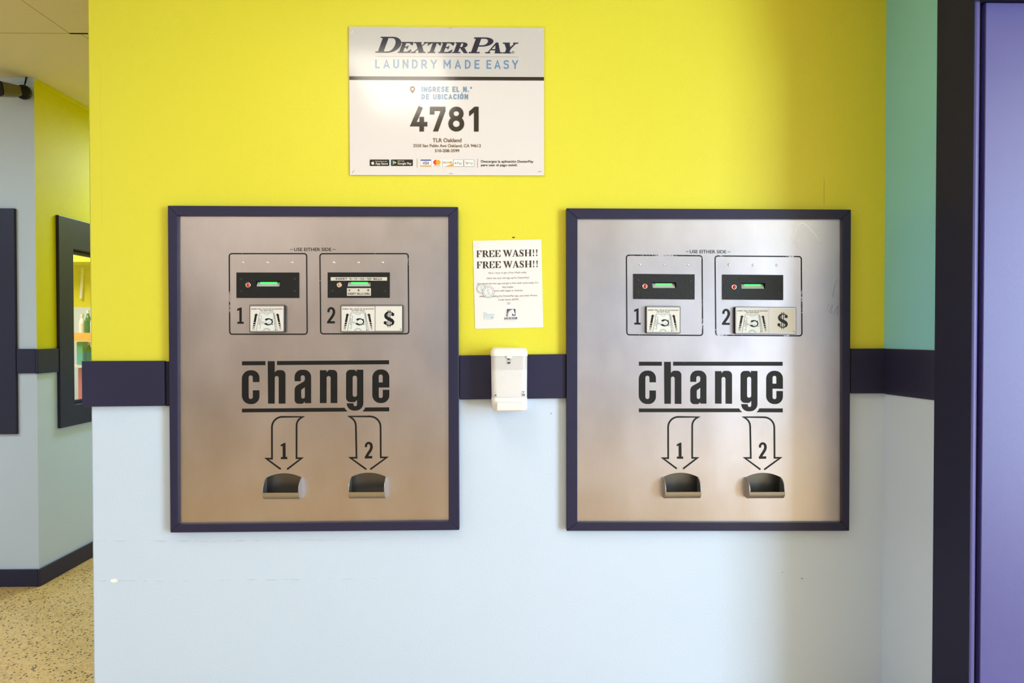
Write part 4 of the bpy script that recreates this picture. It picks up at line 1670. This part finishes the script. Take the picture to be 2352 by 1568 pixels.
    # instruction plates
    for i, dx in ((0, 0.0), (1, 209.7)):
        PF = PY - .015
        x1 = 652.8 if i == 0 else 924.4
        x0 = 573.8 + (dx - .7 if i else 0)
        gk = [(x0 - .9, 700, 2.5), (x1 + .9, 700, 2.5), (x1 + .9, 763.2, 2.5), (x0 - .9, 763.2, 2.5)]
        pl = prism('instruction_plate', rp([(x0, 701, 2), (x1, 701, 2), (x1, 762.2, 2), (x0, 762.2, 2)], 3), PY - .0003, PF, M['plate_edge'], root, fmap, side=M['plate_side'])
        prism('plate_gasket', rp(gk, 3), PY - .0002, PF + .003, M['plate_side'], pl, fmap)
        shf = lambda x, y, dx=dx: c5(x + dx * 20.9, y)
        fm_ = comp(fmap, shf)
        CYF = PF - .0006
        ink('card_sheet', Sh().poly([(110, 185), (1690, 185), (1690, 1352), (110, 1352)]), M['card'], pl, CYF, fm_)
        g = Sh()
        text(g, 'INSERT BILL FACE UP AS SHOWN', (150, 330), (1640, 330), 60, .010)
        text(g, 'DO NOT FOLD', (585, 415), (1210, 415), 60, .010)
        for hx, l0, l1, r0, r1 in ((385, 325, 192, 425, 298), (1410, 1372, 1512, 1470, 1602)):
            L = lambda y: l0 + (l1 - l0) * (y - 600) / 690.
            R_ = lambda y: r0 + (r1 - r0) * (y - 600) / 690.
            m_ = (l0 + r0) / 2
            g.poly([(hx, 512), (hx + 98, 600), (R_(600), 600), (R_(940), 940), (L(940), 940), (L(600), 600), (hx - 98, 600)])
            for a, b in ((960, 1040), (1068, 1120), (1150, 1176), (1206, 1222), (1250, 1260), (1274, 1282)):
                g.poly([(L(a), a), (R_(a), a), (R_(b), b), (L(b), b)])
        ink('card_lettering', g, M['ink'], pl, CYF - .0003, fm_)
        bill = ink('bill_drawing', Sh().poly([(555, 490), (1248, 490), (1405, 1348), (388, 1348)]), M['card_pale'], pl, CYF - .0003, fm_)
        g = Sh().stroke([(388, 1346), (555, 492), (1248, 492), (1405, 1346)], 14)
        half = lambda r, y, up, n=14: [(890 + r * math.cos(math.pi * k / n), y + up * r * .75 * math.sin(math.pi * k / n)) for k in range(n + 1)]
        g.stroke(half(112, 495, 1), 10)
        g.stroke(half(160, 1346, -1), 12).stroke(half(118, 1346, -1), 10)
        g.stroke([(560, 600), (640, 640), (560, 1250)], 12).stroke([(470, 1200), (540, 1230)], 10)
        text(g, 'UNITED STATES OF AM', (1185, 505), (1290, 1335), 62, .006)
        for k in range(9):
            yy = 760 + k * 36
            xx = 560 - (yy - 490) * .05
            g.rect(xx - 24, yy, xx + 22, yy + 16)
        ink('bill_print', g, M['card_grey'], bill, CYF - .0006, fm_)
        g = Sh()
        n = 36
        ov = [(960 + 228 * math.cos(2 * math.pi * k / n), 915 + 172 * math.sin(2 * math.pi * k / n)) for k in range(n)]
        g.poly(ov)
        for pp in ([(1115, 800), (1165, 765), (1165, 830)], [(1125, 1040), (1190, 1010), (1185, 1070)]):
            g.poly(pp)
        ink('oval_print', g, M['ink'], bill, CYF - .0006, fm_)
        g = Sh().circle(1000, 915, 128, n=28, ry=118).poly(rp([(930, 860, 30), (840, 850, 30), (770, 765, 10), (640, 800, 20), (620, 1010, 20), (760, 985, 15), (840, 975, 30), (930, 985, 30)], 4))
        ink('bust_print', g, M['card_pale'], bill, CYF - .0009, fm_)
        g = Sh().circle(1000, 945, 13, n=10).circle(1000, 1000, 12, n=10)
        g.stroke([(1040, 925), (1050, 955), (1044, 1010)], 7).stroke([(985, 975), (945, 985), (940, 965)], 7).stroke([(905, 950), (900, 1000)], 8)
        g.stroke(smooth_path([(1120, 870), (1060, 820), (960, 810), (890, 850), (850, 900)], 4), 8).stroke([(840, 860), (810, 920), (830, 970)], 8)
        for k in range(4):
            g.stroke([(650 + k * 28, 905 + k * 6), (665 + k * 28, 985)], 9)
        ink('face_print', g, M['card_grey'], bill, CYF - .0012, fm_)
        if i == 1:
            ink('symbol_sheet', Sh().poly([c2(1013, 1020), c2(1449, 1020), c2(1449, 1420), c2(1013, 1420)]), M['card'], pl, CYF, fmap)
            ink('divider_bar', Sh().poly([c2(1003, 1006), c2(1012, 1006), c2(1012, 1436), c2(1003, 1436)]), M['plate_edge'], pl, CYF - .0004, fmap)
            g = serif_dollar(*c2(1236, 1221), 178 / 7.126, 280 / 7.126)
            g.circle(*c2(1428, 1397), 1.6, 1.1, 14)
            ink('dollar_symbol', g, M['ink'], pl, CYF - .0003, fmap)
    # coin trays
    for c_ in tc:
        x, z = c_
        p = .037
        prof = [(0, 0), (-.016, .0004), (-.026, .004), (-.0335, .012), (-.037, .024), (-.0350, .038), (-.0275, .050), (-.014, .060), (0, .0645)]
        lip = smooth_path([(0, 0), (-.016, .0004), (-.026, .004), (-.0335, .012), (-.0370, .0245)], 4)
        prof = smooth_path(prof, 4)
        vs, fs = [], []
        th = .0024
        for sx in (-1, 1):
            xo = x + sx * W_ / 2
            b = len(vs)
            n = len(prof)
            for xx in (xo, xo - sx * th):
                vs += [(xx, PY + a, z + bz) for a, bz in prof]
            fs.append(tuple(range(b, b + n))); fs.append(tuple(range(b + n, b + 2 * n))[::-1])
            for k in range(n):
                j = (k + 1) % n
                fs.append((b + k, b + n + k, b + n + j, b + j))
        b = len(vs)
        n = len(lip)
        for off in (0, .0018):
            for sx in (-1, 1):
                for a, bz in lip:
                    vs.append((x + sx * (W_ / 2 - th * .5), PY + a + off, z + bz + (off * .6 if a > -.03 else 0)))
        for k in range(n - 1):
            fs.append((b + k, b + k + 1, b + n + k + 1, b + n + k))
            fs.append((b + 2 * n + k, b + 3 * n + k, b + 3 * n + k + 1, b + 2 * n + k + 1))
        fs.append((b + n - 1, b + 3 * n - 1, b + 4 * n - 1, b + 2 * n - 1))
        o = meshobj('coin_tray', vs, fs, M['tray'], root)
        bm = bmesh.new(); bm.from_mesh(o.data)
        bmesh.ops.recalc_face_normals(bm, faces=bm.faces)
        bm.to_mesh(o.data); bm.free()
        # recess behind: arched tunnel with back wall
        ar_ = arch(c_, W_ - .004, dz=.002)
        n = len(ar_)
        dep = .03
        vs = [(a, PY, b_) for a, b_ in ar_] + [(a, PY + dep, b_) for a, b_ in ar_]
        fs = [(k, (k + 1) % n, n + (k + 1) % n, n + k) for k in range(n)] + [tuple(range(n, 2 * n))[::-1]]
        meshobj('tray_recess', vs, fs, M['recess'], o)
    return root


def scratches(root):
    f7b = crop(1290, 460, 3.459)
    g = Sh()
    for pts in ([(1838, 335), (1850, 270), (1868, 215), (1892, 186), (1925, 184), (1960, 212), (2005, 260), (2052, 326)], [(1846, 345), (1842, 290), (1858, 225)], [(1830, 350), (1838, 300), (1862, 240)],
                [(1860, 240), (1862, 300), (1878, 370), (1905, 410)], [(1815, 320), (1840, 280), (1860, 222)], [(2100, 880), (2130, 820)], [(2118, 890), (2150, 830), (2140, 900)], [(2160, 905), (2196, 838), (2188, 912)],
                [(2190, 625), (2170, 680), (2152, 770)], [(1440, 800), (1500, 812), (1600, 800)]):
        q = [f7b(*p) for p in smooth_path(pts, 5)]
        g.stroke(q, .55)
    ink('scratch_marks', g, M['chrome'], root, -.0124)


worn_bar = worn_ink('chipped_black_print', .63)
machine('a', k_a, 'steel change machine whose second bill reader carries an insert bills sticker', M['worn_light'])
root_b = machine('b', k_b, 'steel change machine with faded scuffed outlines and two red lights, near the corner and door', M['worn_heavy'])

scratches(root_b)

# ================================================================ SOAP DISPENSER
d8 = crop(1100, 780, 8.714)
DF = -.088
bp = P(1170, 945, 0)
soap = thing('soap_dispenser', (bp.x, 0, bp.z), 'white wall soap dispenser with clear tank and push bar, below the flyer', 'soap dispenser')


def plan(x0, x1, yb, yf, r=.018, n=6):
    pts = [(x0, yb)]
    for cx, a0, a1 in ((x0 + r, math.pi, 1.5 * math.pi), (x1 - r, 1.5 * math.pi, 2 * math.pi)):
        for k in range(n + 1):
            a = a0 + (a1 - a0) * k / n
            pts.append((cx + r * math.cos(a), yf + r + r * math.sin(a)))
    pts.append((x1, yb))
    return pts


def loft(name, secs, m, parent, smooth=True, caps=True):
    n = len(secs[0][0])
    vs, fs = [], []
    for pl, z in secs:
        vs += [(x, y, z) for x, y in pl]
    for i in range(len(secs) - 1):
        for k in range(n):
            j = (k + 1) % n
            fs.append((i * n + k, i * n + j, (i + 1) * n + j, (i + 1) * n + k))
    if caps:
        fs.append(tuple(range(n))[::-1])
        fs.append(tuple((len(secs) - 1) * n + k for k in range(n)))
    o = meshobj(name, vs, fs, m, parent)
    if smooth:
        for p in o.data.polygons:
            p.use_smooth = len(p.vertices) == 4
        e = o.modifiers.new('split', 'EDGE_SPLIT')
        e.split_angle = math.radians(50)
    return o


def dpx(x, y):
    q = P(*d8(x, y), DF)
    return q.x, q.z


xl, zt_ = dpx(232, 235)
xr, _ = dpx(980, 235)
ztank = dpx(0, 330)[1]
zlev = dpx(0, 605)[1]
zbt = dpx(0, 1165)[1]
zb = dpx(0, 1438)[1]
xl2, xr2 = dpx(262, 1400)[0], dpx(976, 1400)[0]
secs = []
for u, k in ((0, 1), (.25, 1), (.55, .985), (.8, .94), (.93, .86), (1, .70)):
    z = ztank + (dpx(0, 200)[1] + .006 - ztank) * u
    ins = (1 - k) * .05
    secs.append((plan(xl + ins, xr - ins, -.0, DF + ins * 1.6), z))
loft('lid', secs, M['white_plastic'], soap)
xm0, xm1 = dpx(246, 1165)[0], dpx(974, 1165)[0]
lo = plan(xm0 + .001, xm1 - .001, -.02, DF + .002)
hi = plan(xl + .001, xr - .001, -.02, DF + .002)
loft('back_plate', [(plan(xm0 + .003, xm1 - .003, 0, -.02, .004), zbt - .002), (plan(xl + .003, xr - .003, 0, -.02, .004), ztank + .002)], M['tank_back'], soap)


def lerp_plan(a, b, t):
    return [(p[0] + (q[0] - p[0]) * t, p[1] + (q[1] - p[1]) * t) for p, q in zip(a, b)]


tl = (zlev - zbt) / (ztank - zbt)
tank = loft('tank', [(lo, zbt), (lerp_plan(lo, hi, tl), zlev), (hi, ztank)], M['tank'], soap)
sh_in = lambda pl: [(x + (.003 if x < bp.x else -.003), y if y > -.03 else y + .004) for x, y in pl]
loft('soap_fill', [(sh_in(lo), zbt + .002), (sh_in(lerp_plan(lo, hi, tl)), zlev)], M['soap'], tank)
secs = [(plan(xl2 + .004, xr2 - .004, 0, DF + .006, .016), zb), (plan(xl2 + .001, xr2, 0, DF + .001), zb + .006), (plan(xm0, xm1, 0, DF), zbt - .004), (plan(xm0 + .001, xm1 - .001, 0, DF + .001), zbt)]
loft('base_housing', secs, M['white_plastic'], soap)
a, b = dpx(355, 1245), dpx(885, 1410)
box('push_bar', a[0], b[0], DF - .012, DF + .002, b[1], a[1], M['white_plastic'], soap, bevel=.003)
a, b = dpx(556, 332), dpx(660, 372)
box('latch', a[0], b[0], DF - .003, DF + .004, b[1], a[1], M['white_plastic'], soap, bevel=.001)
g = Sh()
for q in ([(572, 378), (612, 376), (614, 394), (574, 396)], [(618, 398), (630, 400), (630, 415), (618, 414)], [(560, 405), (568, 405), (568, 420), (560, 420)], [(586, 400), (602, 398), (600, 412), (588, 410)],
          [(570, 450), (588, 444), (592, 480), (574, 482)], [(594, 448), (612, 446), (614, 478), (596, 480)], [(612, 442), (640, 446), (620, 462), (624, 478), (612, 478)]):
    g.poly(q)
ink('lock_mark', g, M['black'], soap, DF - .0006, d8)
g = Sh().circle(330, 1110, 22, n=20).circle(896, 1044, 17, n=18).circle(896, 1102, 28, n=20).circle(330, 1052, 8, n=12)
ink('mount_holes', g, M['grey_plastic'], soap, DF - .0004, d8)
g = Sh()
random.seed(3)
for k in range(70):
    x = random.uniform(255, 960); y = 620 + abs(random.gauss(0, 150))
    if y < 1000:
        g.circle(x, y, random.uniform(2, 5.5), n=8)
ink('bubbles', g, M['bubble'], tank, DF + .0004, d8)['kind'] = 'stuff'

# ================================================================ SECURITY CAMERA
k = 15.68
ball = P(54.2, 211.7, YC - .036)
rb = .0345
secu = thing('security_camera', (ball.x, YC, ball.z), 'dark bullet security camera with round mount hanging under the ceiling by the far corner', 'security camera')


def sphere(name, c, r, m, parent, n=20, rings=12):
    vs, fs = [], []
    for i in range(rings + 1):
        a = math.pi * i / rings
        for j in range(n):
            t = 2 * math.pi * j / n
            vs.append((c[0] + r * math.sin(a) * math.cos(t), c[1] + r * math.sin(a) * math.sin(t), c[2] + r * math.cos(a)))
    for i in range(rings):
        for j in range(n):
            fs.append((i * n + j, (i + 1) * n + j, (i + 1) * n + (j + 1) % n, i * n + (j + 1) % n))
    return meshobj(name, vs, fs, m, parent, smooth=True)


sphere('mount_ball', ball, rb, M['cam_black'], secu)
tube('wall_arm', [ball, (ball.x + .004, YC, ball.z)], .012, M['cam_black'], secu, 14)
tube('cable', [(ball.x - .001, YC - .03, ball.z + .03), (ball.x - .003, YC - .02, ball.z + .05), (ball.x - .002, YC - .012, CEIL)], .0035, M['cam_black'], secu, 8)
# rounded-square barrel, pointing left and out into the room
dirv = Vector((-.47, -.86, -.16)).normalized()
u = dirv.cross(Vector((0, 0, 1))).normalized()
v = u.cross(dirv)


def sq(c, h, n=24):
    out = []
    for i in range(n):
        a = 2 * math.pi * i / n
        ca, sa = math.cos(a), math.sin(a)
        e = .5
        out.append(c + u * (h * math.copysign(abs(ca) ** e, ca)) + v * (h * .92 * math.copysign(abs(sa) ** e, sa)))
    return out


def barrel(name, secs, m):
    n = 24
    vs, fs = [], []
    for c, h in secs:
        vs += sq(c, h, n)
    for i in range(len(secs) - 1):
        for j in range(n):
            fs.append((i * n + j, i * n + (j + 1) % n, (i + 1) * n + (j + 1) % n, (i + 1) * n + j))
    fs.append(tuple(range(n))[::-1]); fs.append(tuple((len(secs) - 1) * n + j for j in range(n)))
    return meshobj(name, vs, fs, m, secu, smooth=False, bevel=.001)


s0 = ball + dirv * .02
barrel('housing', [(s0, .024), (s0 + dirv * .012, .029), (s0 + dirv * .05, .033), (s0 + dirv * .085, .036)], M['cam_body'])
barrel('front_ring', [(s0 + dirv * .085, .0365), (s0 + dirv * .091, .0365)], M['cam_black'])
q = s0 + dirv * .0905
tube('lens', [q, q + dirv * .004], .014, M['lens'], secu, 18)

# ================================================================ OFFICE SHELVES SEEN THROUGH THE WINDOW
M['shelf_white'] = mat('white_shelf', (.78, .78, .80), .5)
M['teal_pack'] = mat('teal_pack', (.10, .45, .40), .4)
M['green_bottle'] = mat('green_bottle', (.01, .16, .08), .25)
M['orange_edge'] = mat('orange_shelf_edge', (.85, .48, .14), .45)
M['pink_box'] = mat('pink_box', (.62, .18, .25), .45)
SHY = OY - .42


def sp(px, py):
    return P(px, py, SHY)


sx0, sx1 = sp(150, 800).x, sp(232, 800).x
zs = [sp(190, yy).z for yy in (704, 780, 838, 925)]
for q_, nm in ((1, 'upper white office shelf with an orange front edge, seen through the side window'), (2, 'middle white office shelf holding the teal packet'), (3, 'lowest white office shelf holding the pink carton')):
    top = zs[q_] + (.02 if q_ == 1 else 0)
    so = box('wall_shelf', sx0, sx1, SHY, OY - .002, top - .02, top - .0005, M['shelf_white'], at=((sx0 + sx1) / 2, OY, top))
    tag(so, nm, 'shelf', 'office shelves')
    if q_ == 1:
        box('shelf_edge', sx0, sx1, SHY - .012, SHY, zs[1] - .008, sp(190, 764).z, M['orange_edge'], so)


def bottle(x, z, h, r, m, label, cap_m):
    prof = [(r * .95, 0), (r, .02 * h), (r, .6 * h), (r * .8, .72 * h), (r * .42, .82 * h), (r * .42, .9 * h)]
    n = 16
    y = SHY + .06
    vs, fs = [], []
    for rr, zz in prof:
        for j in range(n):
            a = 2 * math.pi * j / n
            vs.append((x + rr * math.cos(a), y + rr * math.sin(a), z + zz))
    for i in range(len(prof) - 1):
        for j in range(n):
            fs.append((i * n + j, i * n + (j + 1) % n, (i + 1) * n + (j + 1) % n, (i + 1) * n + j))
    fs.append(tuple(range(n))[::-1]); fs.append(tuple((len(prof) - 1) * n + j for j in range(n)))
    b = meshobj('bottle', vs, fs, m, smooth=False, at=(x, y, z))
    tag(b, label, 'bottle', 'bottles on the office shelves')
    tube('bottle_cap', [(x, y, z + .88 * h), (x, y, z + h)], r * .5, cap_m, b, 12)
    return b


zt1 = zs[1] + .02
hA = sp(190, 712).z - zt1
for px, lab, mm, hh in ((192, 'tall dark green bottle on the upper office shelf, above the orange edge', 'green_bottle', 1.0), (178, 'white bottle beside the green one on the upper office shelf', 'shelf_white', .86), (204, 'white bottle on the upper office shelf next to the window edge', 'shelf_white', .9)):
    bottle(sp(px, 760).x, zt1, hA * hh, .022, M[mm], lab, M['shelf_white'])
a, b = sp(172, 800).x, sp(186, 800).x
o = box('packet', a, b, SHY + .02, SHY + .10, zs[2], sp(0, 785).z, M['teal_pack'], bevel=.004, at=((a + b) / 2, SHY + .06, zs[2]))
tag(o, 'teal packet standing on the middle office shelf under the orange edge', 'packet')
bottle(sp(194, 800).x, zs[2], sp(0, 786).z - zs[2], .02, M['green_bottle'], 'dark green bottle beside the teal packet on the middle office shelf', M['orange_edge'])
a, b = sp(170, 880).x, sp(182, 880).x
o = box('carton', a, b, SHY + .05, SHY + .13, zs[3], sp(0, 846).z, M['pink_box'], bevel=.003, at=((a + b) / 2, SHY + .09, zs[3]))
tag(o, 'pink carton on the lowest office shelf', 'carton')
bottle(sp(190, 880).x, zs[3], sp(0, 862).z - zs[3], .02, M['shelf_white'], 'white bottle beside the pink carton on the lowest office shelf', M['shelf_white'])
q0, q1 = P(190, 614, OY - .02), P(186, 680, OY - .02)
o = tube('glint_strip', [(q0.x, OY - .02, q0.z), (q1.x, OY - .02, q1.z - .02)], .012, M['shelf_white'], n=10)  # white strip added in place of a reflection on the yellow wall
tag(o, 'slim white upright strip standing in for a reflection on the yellow office wall above the shelves', 'glint')
lo_ = thing('office_lamp', (-3.6, 2.5, CEIL), 'flat white lamp on the office ceiling behind the windows', 'lamp')
box('housing', -3.95, -3.25, 1.85, 3.15, CEIL - .05, CEIL, M['lamp_frame'], lo_, bevel=.004)
